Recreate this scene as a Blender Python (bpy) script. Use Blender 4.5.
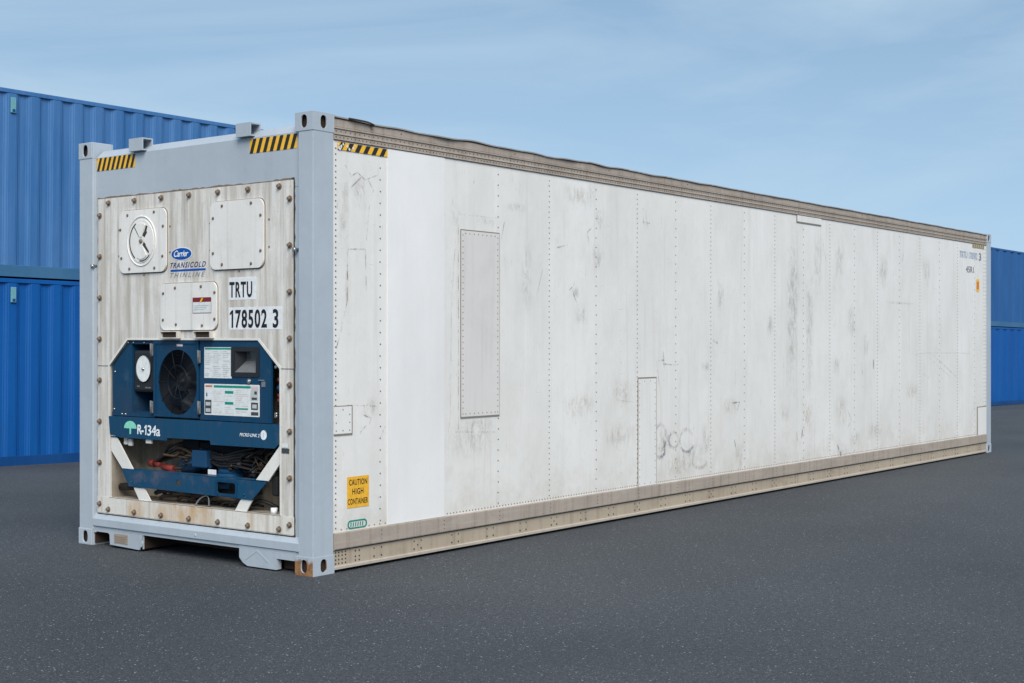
import bpy, bmesh, math, random
from mathutils import Vector, Matrix, geometry
for _o in list(bpy.data.objects): bpy.data.objects.remove(_o)
C = bpy.context.scene.collection
scn = bpy.context.scene
R = math.radians

# ------------------------------------------------------------------ camera
cam_d = bpy.data.cameras.new('camera'); cam = bpy.data.objects.new('camera', cam_d); C.objects.link(cam)
cam.location = (6.3459, -5.9819, 1.454)
cam.rotation_euler = (math.pi / 2, 0, .6361)
cam_d.sensor_width = 36; cam_d.lens = 1384.0 / 1024 * 36
cam_d.shift_x = -51.03 / 1024; cam_d.shift_y = 1.31 / 1024
cam_d.clip_start = .05; cam_d.clip_end = 6000
scn.camera = cam

# ------------------------------------------------------------------ sky
SUN_EL, SUN_AZ = R(43), R(133)          # azimuth measured from +Y towards +X: behind the camera
w = bpy.data.worlds.new('World'); scn.world = w; w.use_nodes = True
nt = w.node_tree; N = nt.nodes; Lk = nt.links
bg = N['Background']; bg.inputs[1].default_value = .125
tc = N.new('ShaderNodeTexCoord')
lift = N.new('ShaderNodeVectorMath'); lift.operation = 'ADD'; lift.inputs[1].default_value = (0, 0, .20)
nrm = N.new('ShaderNodeVectorMath'); nrm.operation = 'NORMALIZE'
Lk.new(tc.outputs['Generated'], lift.inputs[0]); Lk.new(lift.outputs[0], nrm.inputs[0])
sky = N.new('ShaderNodeTexSky'); sky.sky_type = 'NISHITA'; sky.sun_disc = False
sky.sun_elevation = SUN_EL; sky.sun_rotation = SUN_AZ
sky.air_density = 1.0; sky.dust_density = .6; sky.ozone_density = 1.6
Lk.new(nrm.outputs[0], sky.inputs[0])
mp = N.new('ShaderNodeMapping'); mp.inputs['Scale'].default_value = (1.6, 1.6, 7.5); mp.inputs['Rotation'].default_value = (R(14), R(-10), 0)
mp.inputs['Location'].default_value = (5.7, 1.9, 2.3)
Lk.new(tc.outputs['Generated'], mp.inputs[0])
cn = N.new('ShaderNodeTexNoise'); cn.inputs['Scale'].default_value = 1.5; cn.inputs['Detail'].default_value = 10
cn.inputs['Roughness'].default_value = .56; cn.inputs['Distortion'].default_value = .7
Lk.new(mp.outputs[0], cn.inputs['Vector'])
cr = N.new('ShaderNodeValToRGB'); cr.color_ramp.elements[0].position = .40; cr.color_ramp.elements[1].position = .74
cr.color_ramp.elements[0].color = (0, 0, 0, 1); cr.color_ramp.elements[1].color = (.66, .66, .66, 1)
Lk.new(cn.outputs[0], cr.inputs[0])
cmix = N.new('ShaderNodeMix'); cmix.data_type = 'RGBA'
cmix.inputs[7].default_value = (3.15, 4.2, 5.15, 1)
tint = N.new('ShaderNodeMix'); tint.data_type = 'RGBA'; tint.blend_type = 'MULTIPLY'; tint.inputs[0].default_value = 1
tint.inputs[7].default_value = (1.06, 1.12, 1.02, 1); Lk.new(sky.outputs[0], tint.inputs[6])
sz = N.new('ShaderNodeSeparateXYZ'); Lk.new(tc.outputs['Generated'], sz.inputs[0])
hz = N.new('ShaderNodeMapRange'); hz.inputs[1].default_value = .30; hz.inputs[2].default_value = .0; hz.inputs[3].default_value = .12; hz.inputs[4].default_value = .62; Lk.new(sz.outputs[2], hz.inputs[0])
hm = N.new('ShaderNodeMath'); hm.operation = 'ADD'; hm.use_clamp = True; Lk.new(cr.outputs[0], hm.inputs[0]); Lk.new(hz.outputs[0], hm.inputs[1])
Lk.new(hm.outputs[0], cmix.inputs[0]); Lk.new(tint.outputs[2], cmix.inputs[6]); Lk.new(cmix.outputs[2], bg.inputs[0])

# ------------------------------------------------------------------ sun
sd = bpy.data.lights.new('sun', 'SUN'); sun = bpy.data.objects.new('sun', sd); C.objects.link(sun)
sd.energy = 2.85; sd.angle = R(38); sd.color = (1, .95, .88)
sv = Vector((math.sin(SUN_AZ) * math.cos(SUN_EL), math.cos(SUN_AZ) * math.cos(SUN_EL), math.sin(SUN_EL)))
sun.rotation_euler = sv.to_track_quat('Z', 'Y').to_euler()
sun.location = (10, -15, 20)
vs = scn.view_settings; scn.display_settings.display_device = 'sRGB'
vs.view_transform = 'Standard'; vs.look = 'None'; vs.exposure = .35; vs.gamma = 1; vs.use_curve_mapping = False

rnd = random.Random(7)

# ------------------------------------------------------------------ materials
def mat_nodes(name):
    m = bpy.data.materials.new(name); m.use_nodes = True
    return m, m.node_tree.nodes, m.node_tree.links, m.node_tree.nodes['Principled BSDF']

def layer(N, L, base, col, scale, lo, hi, amount, map_scale=(1, 1, 1), detail=6, rough=.6, loc=(0, 0, 0), dist=0):
    """mix a colour over base where a stretched noise lies between lo and hi"""
    t = N.new('ShaderNodeTexCoord'); m = N.new('ShaderNodeMapping'); m.inputs['Scale'].default_value = map_scale
    m.inputs['Location'].default_value = loc
    L.new(t.outputs['Object'], m.inputs[0])
    n = N.new('ShaderNodeTexNoise'); n.inputs['Scale'].default_value = scale; n.inputs['Detail'].default_value = detail
    n.inputs['Roughness'].default_value = rough; n.inputs['Distortion'].default_value = dist
    L.new(m.outputs[0], n.inputs['Vector'])
    r = N.new('ShaderNodeMapRange'); r.inputs[1].default_value = lo; r.inputs[2].default_value = hi
    r.inputs[3].default_value = 0; r.inputs[4].default_value = amount
    L.new(n.outputs[0], r.inputs[0])
    x = N.new('ShaderNodeMix'); x.data_type = 'RGBA'
    L.new(r.outputs[0], x.inputs[0])
    if isinstance(base, tuple): x.inputs[6].default_value = (*base, 1)
    else: L.new(base, x.inputs[6])
    x.inputs[7].default_value = (*col, 1)
    return x.outputs[2], r.outputs[0]

def bump(N, L, b, scale, strength, dist=.01, map_scale=(1, 1, 1), detail=4):
    t = N.new('ShaderNodeTexCoord'); m = N.new('ShaderNodeMapping'); m.inputs['Scale'].default_value = map_scale
    L.new(t.outputs['Object'], m.inputs[0])
    n = N.new('ShaderNodeTexNoise'); n.inputs['Scale'].default_value = scale; n.inputs['Detail'].default_value = detail
    L.new(m.outputs[0], n.inputs['Vector'])
    bp = N.new('ShaderNodeBump'); bp.inputs['Strength'].default_value = strength; bp.inputs['Distance'].default_value = dist
    L.new(n.outputs[0], bp.inputs['Height'])
    if b.inputs['Normal'].is_linked:
        L.new(b.inputs['Normal'].links[0].from_socket, bp.inputs['Normal'])
    L.new(bp.outputs[0], b.inputs['Normal'])

def paint(name, col, rough=.5, dirt=(.25, .2, .15), grime=.25, streak=.25, fine=.15, metal=0, bstr=.15, seed=0, extra=()):
    m, N, L, b = mat_nodes(name)
    b.inputs['Roughness'].default_value = rough; b.inputs['Metallic'].default_value = metal
    b.inputs['Specular IOR Level'].default_value = .35
    c, _ = layer(N, L, col, tuple(v * .8 for v in col), 1.3, .35, .7, .6, (1, 1, .5), loc=(seed, 0, 0))
    c, _ = layer(N, L, c, dirt, 7, .5, .75, streak, (3, 3, .12), loc=(seed, 2, 0))
    c, _ = layer(N, L, c, dirt, 2.2, .52, .78, grime, loc=(seed, 5, 1), detail=9, rough=.7)
    c, _ = layer(N, L, c, dirt, 60, .6, .75, fine, loc=(0, seed, 0), detail=3)
    for e in extra: c, _ = layer(N, L, c, *e)
    L.new(c, b.inputs['Base Color'])
    bump(N, L, b, 3, bstr, .03); bump(N, L, b, 90, .08, .002)
    return m

def flat(name, col, rough=.6, metal=0, spec=.3):
    m, N, L, b = mat_nodes(name)
    c, _ = layer(N, L, col, tuple(v * .72 for v in col), 35, .4, .65, .5, detail=4)
    L.new(c, b.inputs['Base Color']); b.inputs['Roughness'].default_value = rough
    b.inputs['Metallic'].default_value = metal; b.inputs['Specular IOR Level'].default_value = spec
    return m

M = {}
M['grey'] = paint('grey_frame_paint', (.42, .47, .52), .45, (.2, .2, .2), .10, .10, .06, bstr=.25)
M['grey_rust'] = paint('rusting_grey_paint', (.42, .47, .52), .55, (.2, .2, .2), .15, .1, .1)
M['white_side'] = None
M['rail'] = paint('weathered_rail_metal', (.40, .335, .28), .6, (.16, .115, .08), .45, .55, .35, bstr=.3,
                  extra=(((.48, .43, .365), 5, .5, .8, .6, (1, .5, 6)),))
M['rail_low'] = paint('beige_lower_rail', (.44, .365, .275), .6, (.18, .125, .085), .5, .45, .4, bstr=.3)
M['rail_dark'] = flat('rail_groove_shade', (.07, .055, .045), .8)  # dark rail tone, also painting shade in grooves and under ledges
M['rail_light'] = paint('pale_flange', (.46, .405, .345), .6, (.2, .15, .1), .4, .3, .3)  # slightly lighter rail tone for the bottom flange
M['flash'] = paint('galvanised_flashing', (.36, .325, .295), .5, (.14, .115, .09), .5, .2, .3, metal=.3, extra=(((.6, .59, .57), 6, .55, .7, .8, (1, 1, 6)),))
M['rivet'] = flat('dull_rivet', (.16, .14, .125), .6)
M['rivet_rail'] = flat('rail_rivet', (.09, .07, .055), .7)
M['rivet_soft'] = flat('painted_rivet', (.42, .42, .41), .6)
M['bolt'] = paint('rusty_bolt', (.2, .15, .11), .6, (.1, .05, .03), .5, .1, .6)
M['seal'] = flat('perished_sealant', (.055, .05, .045), .9)
M['front_white'] = paint('stained_white_bulkhead', (.77, .74, .69), .45, (.30, .245, .185), .4, .25, .3, bstr=.2,
    extra=(((.47, .425, .365), 2.8, .44, .60, .80, (2.6, 1, .30), 12, .78), ((.33, .285, .23), 7, .48, .66, .60, (3, 1, .10), 8, .7, (3, 0, 0)), ((.20, .155, .115), 5, .60, .72, .6, (4, 1, .16), 8, .75, (9, 0, 3)),
           ((.40, .20, .08), 3, .62, .78, .45, (1.5, 1, 1.2), 6, .6, (7, 0, 2))))
M['hatch_white'] = paint('white_hatch_plate', (.80, .775, .735), .45, (.3, .26, .2), .25, .10, .2, bstr=.2,
    extra=(((.45, .42, .38), 6, .55, .75, .5, (5, 1, .15)),))
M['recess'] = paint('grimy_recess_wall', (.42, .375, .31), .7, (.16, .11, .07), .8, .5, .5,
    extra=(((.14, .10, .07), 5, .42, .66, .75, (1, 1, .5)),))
M['lip_white'] = paint('rust_stained_white_lip', (.74, .71, .65), .5, (.28, .17, .09), .55, .45, .5,
    extra=(((.50, .29, .10), 2.6, .48, .62, .75, (1.2, 1, .4), 6, .6, (4, 1, 0)),))
M['brace'] = paint('white_brace_paint', (.78, .76, .71), .5, (.35, .25, .16), .3, .1, .3)
M['blue'] = paint('navy_cabinet_paint', (.006, .050, .112), .42, (.05, .06, .08), .5, .3, .3, bstr=.2,
    extra=(((.05, .10, .16), 8, .6, .75, .5, (1, 1, .7)),))
M['blue_fascia'] = paint('scuffed_navy_paint', (.009, .064, .135), .4, (.06, .07, .09), .4, .3, .3, bstr=.2,
    extra=(((.16, .13, .13), 5, .55, .72, .5, (1, 1, 1), 6, .6, (2, 0, 0)),))
M['blue_mid'] = paint('mid_blue_paint', (.012, .062, .14), .35, (.04, .05, .07), .5, .2, .3)
M['black'] = flat('black_plastic', (.016, .017, .02), .4, spec=.4)
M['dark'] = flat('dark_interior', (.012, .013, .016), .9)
M['rust_shade'] = paint('shaded_rusty_interior', (.045, .027, .018), .9, (.03, .02, .015), .6, .2, .4)  # rust brown darkened to paint in the shade of cavities and pockets
M['mesh'] = flat('dark_grille_wire', (.010, .016, .026), .5, .3)
M['fan'] = flat('dark_fan_blade', (.011, .018, .027), .45)
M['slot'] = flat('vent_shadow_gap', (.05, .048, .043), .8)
M['hub'] = flat('fan_hub', (.028, .028, .030), .5)
M['chrome'] = flat('dull_steel', (.42, .42, .42), .35, .8)
M['dial'] = flat('dial_paper', (.78, .80, .78), .5)
M['glass_dark'] = flat('display_glass', (.09, .095, .095), .15, spec=.7)
M['sill_grey'] = flat('grey_plastic', (.15, .155, .16), .5)
M['paper'] = flat('label_paper', (.72, .75, .74), .5)
M['ink'] = flat('grey_print', (.50, .53, .53), .5)
M['ink2'] = flat('pale_print', (.62, .65, .65), .5)
M['pinkink'] = flat('pink_print', (.68, .52, .52), .5)
M['green'] = flat('green_print', (.0, .27, .20), .5)
M['red'] = flat('red_print', (.20, .02, .025), .5)
M['orange'] = flat('orange_print', (.62, .17, .05), .5)
M['blackink'] = flat('black_print', (.012, .013, .018), .5)
M['darkink'] = flat('dark_panel_print', (.06, .065, .07), .5)
M['back_white'] = flat('clean_white_backing', (.80, .81, .82), .45)
M['logo_blue'] = flat('logo_blue', (.0, .075, .36), .4)
M['navy_ink'] = flat('navy_print', (.03, .05, .16), .5)
M['grey_ink'] = flat('weathered_grey_print', (.24, .24, .26), .6)
M['mint'] = flat('mint_print', (.25, .68, .50), .5)
M['white_print'] = flat('white_print', (.82, .86, .88), .5)
M['yellow'] = flat('hazard_yellow', (.90, .50, .04), .45)
M['hblack'] = flat('hazard_black', (.025, .022, .02), .5)
M['worn_yellow'] = flat('faded_yellow', (.50, .40, .18), .6)
M['worn_black'] = flat('faded_black', (.25, .22, .18), .6)
M['sticker'] = flat('caution_yellow', (.86, .46, .04), .5)
M['redcable'] = flat('red_plug', (.20, .03, .022), .6)
M['cable'] = flat('black_cable', (.018, .017, .017), .45)
M['cable_brown'] = flat('brown_cable', (.07, .045, .025), .6)
M['placard'] = paint('tarnished_plate', (.42, .34, .27), .5, (.2, .1, .05), .4, .2, .4, metal=.2)
M['teal'] = flat('teal_vent', (.15, .36, .40), .5)
M['fade_blue'] = flat('faded_blue_print', (.36, .45, .58), .6)
M['worn_ink'] = flat('worn_dark_print', (.20, .22, .26), .6)

# rust low on the front of the grey casting
def rusty_casting():
    m = M['grey_rust']; N = m.node_tree.nodes; L = m.node_tree.links; b = N['Principled BSDF']
    src = b.inputs['Base Color'].links[0].from_socket
    g = N.new('ShaderNodeNewGeometry'); s = N.new('ShaderNodeSeparateXYZ'); L.new(g.outputs['Normal'], s.inputs[0])
    front = N.new('ShaderNodeMapRange'); front.inputs[1].default_value = -.5; front.inputs[2].default_value = -.9
    L.new(s.outputs[1], front.inputs[0])
    t = N.new('ShaderNodeTexCoord'); s2 = N.new('ShaderNodeSeparateXYZ'); L.new(t.outputs['Object'], s2.inputs[0])
    n = N.new('ShaderNodeTexNoise'); n.inputs['Scale'].default_value = 22; n.inputs['Detail'].default_value = 6; L.new(t.outputs['Object'], n.inputs['Vector'])
    a = N.new('ShaderNodeMath'); a.operation = 'MULTIPLY_ADD'; a.inputs[1].default_value = .12; L.new(n.outputs[0], a.inputs[0]); L.new(s2.outputs[2], a.inputs[2])
    r = N.new('ShaderNodeMapRange'); r.inputs[1].default_value = .165; r.inputs[2].default_value = .14; L.new(a.outputs[0], r.inputs[0])
    mu = N.new('ShaderNodeMath'); mu.operation = 'MULTIPLY'; L.new(r.outputs[0], mu.inputs[0]); L.new(front.outputs[0], mu.inputs[1])
    rc, _ = layer(N, L, (.34, .17, .07), (.12, .06, .035), 30, .4, .65, .8)
    x = N.new('ShaderNodeMix'); x.data_type = 'RGBA'; L.new(mu.outputs[0], x.inputs[0]); L.new(src, x.inputs[6]); L.new(rc, x.inputs[7])
    L.new(x.outputs[2], b.inputs['Base Color'])
rusty_casting()
for k_ in ('blue', 'blue_fascia', 'blue_mid'): M[k_].node_tree.nodes['Principled BSDF'].inputs['Specular IOR Level'].default_value = .15

# long white side: every riveted sheet its own shade, vertical wear, brown grime along the foot
def white_side():
    m, N, L, b = mat_nodes('weathered_white_side'); b.inputs['Roughness'].default_value = .38; b.inputs['Specular IOR Level'].default_value = .4
    t = N.new('ShaderNodeTexCoord'); s = N.new('ShaderNodeSeparateXYZ'); L.new(t.outputs['Object'], s.inputs[0])
    k = N.new('ShaderNodeMath'); k.operation = 'MULTIPLY_ADD'; k.inputs[1].default_value = 1 / .61; k.inputs[2].default_value = .01; L.new(s.outputs[1], k.inputs[0])
    fl = N.new('ShaderNodeMath'); fl.operation = 'FLOOR'; L.new(k.outputs[0], fl.inputs[0])
    wn = N.new('ShaderNodeTexWhiteNoise'); wn.noise_dimensions = '1D'; L.new(fl.outputs[0], wn.inputs['W'])
    x = N.new('ShaderNodeMix'); x.data_type = 'RGBA'; x.inputs[6].default_value = (.80, .772, .735, 1); x.inputs[7].default_value = (.765, .735, .695, 1)
    L.new(wn.outputs[0], x.inputs[0]); c = x.outputs[2]
    c, _ = layer(N, L, c, (.64, .615, .57), 2.0, .42, .75, .50, (1, 1, .6), 8, .65)
    c, _ = layer(N, L, c, (.52, .485, .43), 5, .56, .76, .42, (1, 3, .10), 6, .65, (0, 3, 0))
    c, _ = layer(N, L, c, (.86, .84, .81), 4, .55, .8, .5, (1, 2.6, .14), 5, .6, (0, 9, 4))
    c, _ = layer(N, L, c, (.33, .31, .28), 11, .655, .76, .55, (1, 1, .5), 9, .72, (0, 5, 0))
    c, _ = layer(N, L, c, (.62, .59, .535), 1.1, .46, .66, .45, (1, 1.5, .9), 12, .8, (0, 8, 3))
    c, _ = layer(N, L, c, (.48, .45, .40), 16, .60, .72, .5, (1, 2, .35), 8, .8, (0, 2, 9))
    c, _ = layer(N, L, c, (.40, .375, .34), 6, .62, .70, .45, (1, 3, .30), 12, .85, (0, 11, 5))
    c, _ = layer(N, L, c, (.30, .26, .20), 3.4, .63, .74, .40, (1, .8, .7), 10, .8, (0, 1, 7))
    c, _ = layer(N, L, c, (.36, .34, .31), 30, .66, .74, .55, (1, 2.2, .22), 4, .6, (0, 4, 2), 1.2)
    c, _ = layer(N, L, c, (.40, .38, .35), 24, .67, .75, .45, (1, .25, 2.4), 4, .6, (0, 14, 6), 1.0)
    n = N.new('ShaderNodeTexNoise'); n.inputs['Scale'].default_value = 5; n.inputs['Detail'].default_value = 8; n.inputs['Roughness'].default_value = .7
    L.new(t.outputs['Object'], n.inputs['Vector'])
    a = N.new('ShaderNodeMath'); a.operation = 'MULTIPLY_ADD'; a.inputs[1].default_value = -1.5; L.new(n.outputs[0], a.inputs[0]); L.new(s.outputs[2], a.inputs[2])
    r = N.new('ShaderNodeMapRange'); r.inputs[1].default_value = -.25; r.inputs[2].default_value = -.75; r.inputs[4].default_value = .5; L.new(a.outputs[0], r.inputs[0])
    g = N.new('ShaderNodeMix'); g.data_type = 'RGBA'; L.new(r.outputs[0], g.inputs[0]); L.new(c, g.inputs[6]); g.inputs[7].default_value = (.52, .47, .39, 1)
    L.new(g.outputs[2], b.inputs['Base Color'])
    bump(N, L, b, 1.6, .3, .03, (1, 1, .5), 3); bump(N, L, b, 60, .07, .002)
    return m
M['white_side'] = white_side()
def patch_mat(name, col, s=.3, seed=0):
    return paint(name, col, .42, (.42, .40, .37), s, s, .1, bstr=.12, seed=seed)
M['clean_patch'] = patch_mat('fresh_white_sheet', (.85, .83, .81), .05)
M['grey_patch'] = patch_mat('dull_white_patch', (.71, .675, .64), .3, 2)
M['plain_patch'] = patch_mat('white_patch', (.80, .775, .735), .2, 4)

def stain_mat(name, col, power):
    """worn scuffs: a soft-edged film over the sheet, broken by stretched noise"""
    m, N, L, b = mat_nodes(name)
    uv = N.new('ShaderNodeUVMap'); s = N.new('ShaderNodeSeparateXYZ'); L.new(uv.outputs[0], s.inputs[0])
    def edge(o):
        a = N.new('ShaderNodeMath'); a.operation = 'PINGPONG'; a.inputs[1].default_value = .5; L.new(s.outputs[o], a.inputs[0])
        r = N.new('ShaderNodeMapRange'); r.interpolation_type = 'SMOOTHSTEP'; r.inputs[1].default_value = 0; r.inputs[2].default_value = .45; L.new(a.outputs[0], r.inputs[0]); return r.outputs[0]
    mu = N.new('ShaderNodeMath'); mu.operation = 'MULTIPLY'; L.new(edge(0), mu.inputs[0]); L.new(edge(1), mu.inputs[1])
    t = N.new('ShaderNodeTexCoord'); mp = N.new('ShaderNodeMapping'); mp.inputs['Scale'].default_value = (1, 1.6, .7); L.new(t.outputs['Object'], mp.inputs[0])
    n = N.new('ShaderNodeTexNoise'); n.inputs['Scale'].default_value = 11; n.inputs['Detail'].default_value = 12; n.inputs['Distortion'].default_value = .5; n.inputs['Roughness'].default_value = .8; L.new(mp.outputs[0], n.inputs['Vector'])
    r = N.new('ShaderNodeMapRange'); r.inputs[1].default_value = .44; r.inputs[2].default_value = .62; r.inputs[4].default_value = power; L.new(n.outputs[0], r.inputs[0])
    m2 = N.new('ShaderNodeMath'); m2.operation = 'MULTIPLY'; L.new(mu.outputs[0], m2.inputs[0]); L.new(r.outputs[0], m2.inputs[1])
    L.new(m2.outputs[0], b.inputs['Alpha']); b.inputs['Base Color'].default_value = (*col, 1); b.inputs['Roughness'].default_value = .8
    return m
M['stain'] = stain_mat('grey_scuff', (.27, .245, .21), .27)
M['stain_brown'] = stain_mat('brown_grime', (.36, .30, .22), .30)
M['scratch'] = stain_mat('dark_scratch', (.15, .135, .12), .75)

def container_blue(name, col, fade, seed):
    m, N, L, b = mat_nodes(name); b.inputs['Roughness'].default_value = .5; b.inputs['Specular IOR Level'].default_value = .22
    c, _ = layer(N, L, col, fade, 1.1, .3, .75, .8, (1, 1, .35), loc=(seed, 0, 0))
    c, _ = layer(N, L, c, fade, 9, .45, .8, .6, (1, 1.5, .1), loc=(seed, 3, 0))
    c, _ = layer(N, L, c, (.03, .08, .14), 6, .6, .8, .5, (1, 1, .25), 9, .75, loc=(seed, 1, 0))
    L.new(c, b.inputs['Base Color']); bump(N, L, b, 4, .2, .02)
    return m
BL = dict(low=container_blue('deep_blue_container_paint', (.002, .070, .28), (.006, .10, .34), 0),
          up=container_blue('sky_lightened_blue_paint', (.035, .135, .33), (.085, .20, .41), 4), up2=container_blue('muted_blue_container_paint', (.015, .085, .25), (.03, .12, .31), 6),  # upper left tone lightened to paint in reflected sky; upper right kept darker
          rail=container_blue('dull_blue_rail_paint', (.035, .12, .24), (.06, .16, .28), 8),
          lowrail=container_blue('dark_blue_rail_paint', (.004, .045, .17), (.01, .07, .22), 8))

# ------------------------------------------------------------------ mesh helpers
def link(name, bm, mats, parent=None, smooth=False):
    me = bpy.data.meshes.new(name); bm.normal_update(); bm.to_mesh(me); bm.free()
    if not isinstance(mats, (list, tuple)): mats = [mats]
    for m in mats: me.materials.append(m)
    if smooth: me.polygons.foreach_set('use_smooth', [True] * len(me.polygons))
    o = bpy.data.objects.new(name, me); C.objects.link(o)
    if parent: o.parent = parent
    return o

def box(bm, lo, hi, mi=0, bev=0):
    g = bmesh.ops.create_cube(bm, size=1)
    vs_ = g['verts']
    for v in vs_:
        v.co = Vector([(lo[i] + hi[i]) / 2 + v.co[i] * (hi[i] - lo[i]) for i in range(3)])
    fs = set(f for v in vs_ for f in v.link_faces)
    for f in fs: f.material_index = mi
    if bev:
        es = set(e for v in vs_ for e in v.link_edges)
        r = bmesh.ops.bevel(bm, geom=list(es), offset=bev, segments=2, affect='EDGES', profile=.5)
        for f in r['faces']: f.material_index = mi
    return fs

def plate(bm, outer, holes, o, u, v, th, mi=0):
    """flat plate with holes; front face at o facing u x v, thickness th behind it"""
    o, u, v = Vector(o), Vector(u), Vector(v); n = u.cross(v)
    loops = [outer] + list(holes)
    P = [[Vector((a, b, 0)) for a, b in l] for l in loops]
    tris = geometry.tessellate_polygon(P)
    pts = [p for l in P for p in l]
    F = [bm.verts.new(o + u * p.x + v * p.y) for p in pts]
    B = [bm.verts.new(o + u * p.x + v * p.y - n * th) for p in pts] if th else None
    fs = []
    for t in tris:
        a, b, c = [pts[i] for i in t]
        if abs((b - a).cross(c - a).z) < 1e-12: continue
        if (b - a).cross(c - a).z < 0: t = (t[0], t[2], t[1])
        try:
            fs.append(bm.faces.new([F[i] for i in t]))
            if th: fs.append(bm.faces.new([B[i] for i in reversed(t)]))
        except ValueError: pass
    if th:
        k = 0
        for l in loops:
            n_ = len(l)
            for i in range(n_):
                a, b = k + i, k + (i + 1) % n_
                try: fs.append(bm.faces.new([F[a], F[b], B[b], B[a]]))
                except ValueError: pass
            k += n_
    for f in fs: f.material_index = mi
    return fs
XF = dict(u=(1, 0, 0), v=(0, 0, 1))      # plates facing -Y (front end):  u x v = (0,-1,0)
YF = dict(u=(0, 1, 0), v=(0, 0, 1))      # plates facing +X (long side):   u x v = (1,0,0)
def fplate(bm, outer, y, th, holes=(), mi=0): return plate(bm, outer, holes, (0, y, 0), XF['u'], XF['v'], th, mi)
def splate(bm, outer, x, th, holes=(), mi=0): return plate(bm, outer, holes, (x, 0, 0), YF['u'], YF['v'], th, mi)
def rect(a, b, c, d): return [(a, b), (c, b), (c, d), (a, d)]
def rrect(a, b, c, d, r, n=5):
    out = []
    for cx, cy, a0 in ((c - r, b + r, -90), (c - r, d - r, 0), (a + r, d - r, 90), (a + r, b + r, 180)):
        for i in range(n + 1):
            t = R(a0 + 90 * i / n); out.append((cx + r * math.cos(t), cy + r * math.sin(t)))
    return out
def ell(cx, cy, rx, ry, n=28, a0=0, a1=360):
    full = abs(a1 - a0) >= 360
    return [(cx + rx * math.cos(R(a0 + (a1 - a0) * i / (n if full else n - 1))), cy + ry * math.sin(R(a0 + (a1 - a0) * i / (n if full else n - 1)))) for i in range(n)]

def dome(bm, p, n, r, h, seg=6, mi=0):
    n = Vector(n).normalized(); a = n.orthogonal().normalized(); b = n.cross(a); p = Vector(p)
    r1 = [bm.verts.new(p + (a * math.cos(2 * math.pi * i / seg) + b * math.sin(2 * math.pi * i / seg)) * r) for i in range(seg)]
    r2 = [bm.verts.new(p + n * h * .75 + (a * math.cos(2 * math.pi * i / seg) + b * math.sin(2 * math.pi * i / seg)) * r * .65) for i in range(seg)]
    t = bm.verts.new(p + n * h)
    for i in range(seg):
        j = (i + 1) % seg
        f = bm.faces.new([r1[i], r1[j], r2[j], r2[i]]); f.material_index = mi
        f = bm.faces.new([r2[i], r2[j], t]); f.material_index = mi

def cyl(bm, p0, p1, r0, r1=None, seg=16, mi=0, cap=True):
    r1 = r0 if r1 is None else r1
    p0, p1 = Vector(p0), Vector(p1); n = (p1 - p0).normalized(); a = n.orthogonal().normalized(); b = n.cross(a)
    A = [bm.verts.new(p0 + (a * math.cos(2 * math.pi * i / seg) + b * math.sin(2 * math.pi * i / seg)) * r0) for i in range(seg)]
    B = [bm.verts.new(p1 + (a * math.cos(2 * math.pi * i / seg) + b * math.sin(2 * math.pi * i / seg)) * r1) for i in range(seg)]
    for i in range(seg):
        j = (i + 1) % seg; f = bm.faces.new([A[i], A[j], B[j], B[i]]); f.material_index = mi; f.smooth = True
    if cap:
        for l in (list(reversed(A)), B): f = bm.faces.new(l); f.material_index = mi

def tube(bm, pts, r, seg=8, mi=0, closed=False, sub=6):
    P = [Vector(p) for p in pts]
    if len(P) > 2 and sub > 1:
        Q = []; n = len(P)
        for i in range(n - (0 if closed else 1)):
            p0 = P[(i - 1) % n] if (closed or i) else P[0]; p1 = P[i]; p2 = P[(i + 1) % n]; p3 = P[(i + 2) % n] if (closed or i + 2 < n) else P[-1]
            for k in range(sub):
                t = k / sub
                Q.append(.5 * ((2 * p1) + (p2 - p0) * t + (2 * p0 - 5 * p1 + 4 * p2 - p3) * t * t + (3 * p1 - p0 - 3 * p2 + p3) * t ** 3))
        if not closed: Q.append(P[-1])
        P = Q
    rings = []; n = len(P); prev = None
    for i in range(n):
        d = (P[(i + 1) % n] if (closed or i < n - 1) else P[i]) - (P[i - 1] if (closed or i) else P[i])
        d.normalize()
        a = d.orthogonal().normalized() if prev is None else (prev - d * prev.dot(d)).normalized()
        prev = a; b = d.cross(a)
        rings.append([bm.verts.new(P[i] + (a * math.cos(2 * math.pi * k / seg) + b * math.sin(2 * math.pi * k / seg)) * r) for k in range(seg)])
    for i in range(n if closed else n - 1):
        A, B = rings[i], rings[(i + 1) % n]
        for k in range(seg):
            f = bm.faces.new([A[k], A[(k + 1) % seg], B[(k + 1) % seg], B[k]]); f.smooth = True; f.material_index = mi
    if not closed:
        for l in (list(reversed(rings[0])), rings[-1]): bm.faces.new(l).material_index = mi

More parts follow.
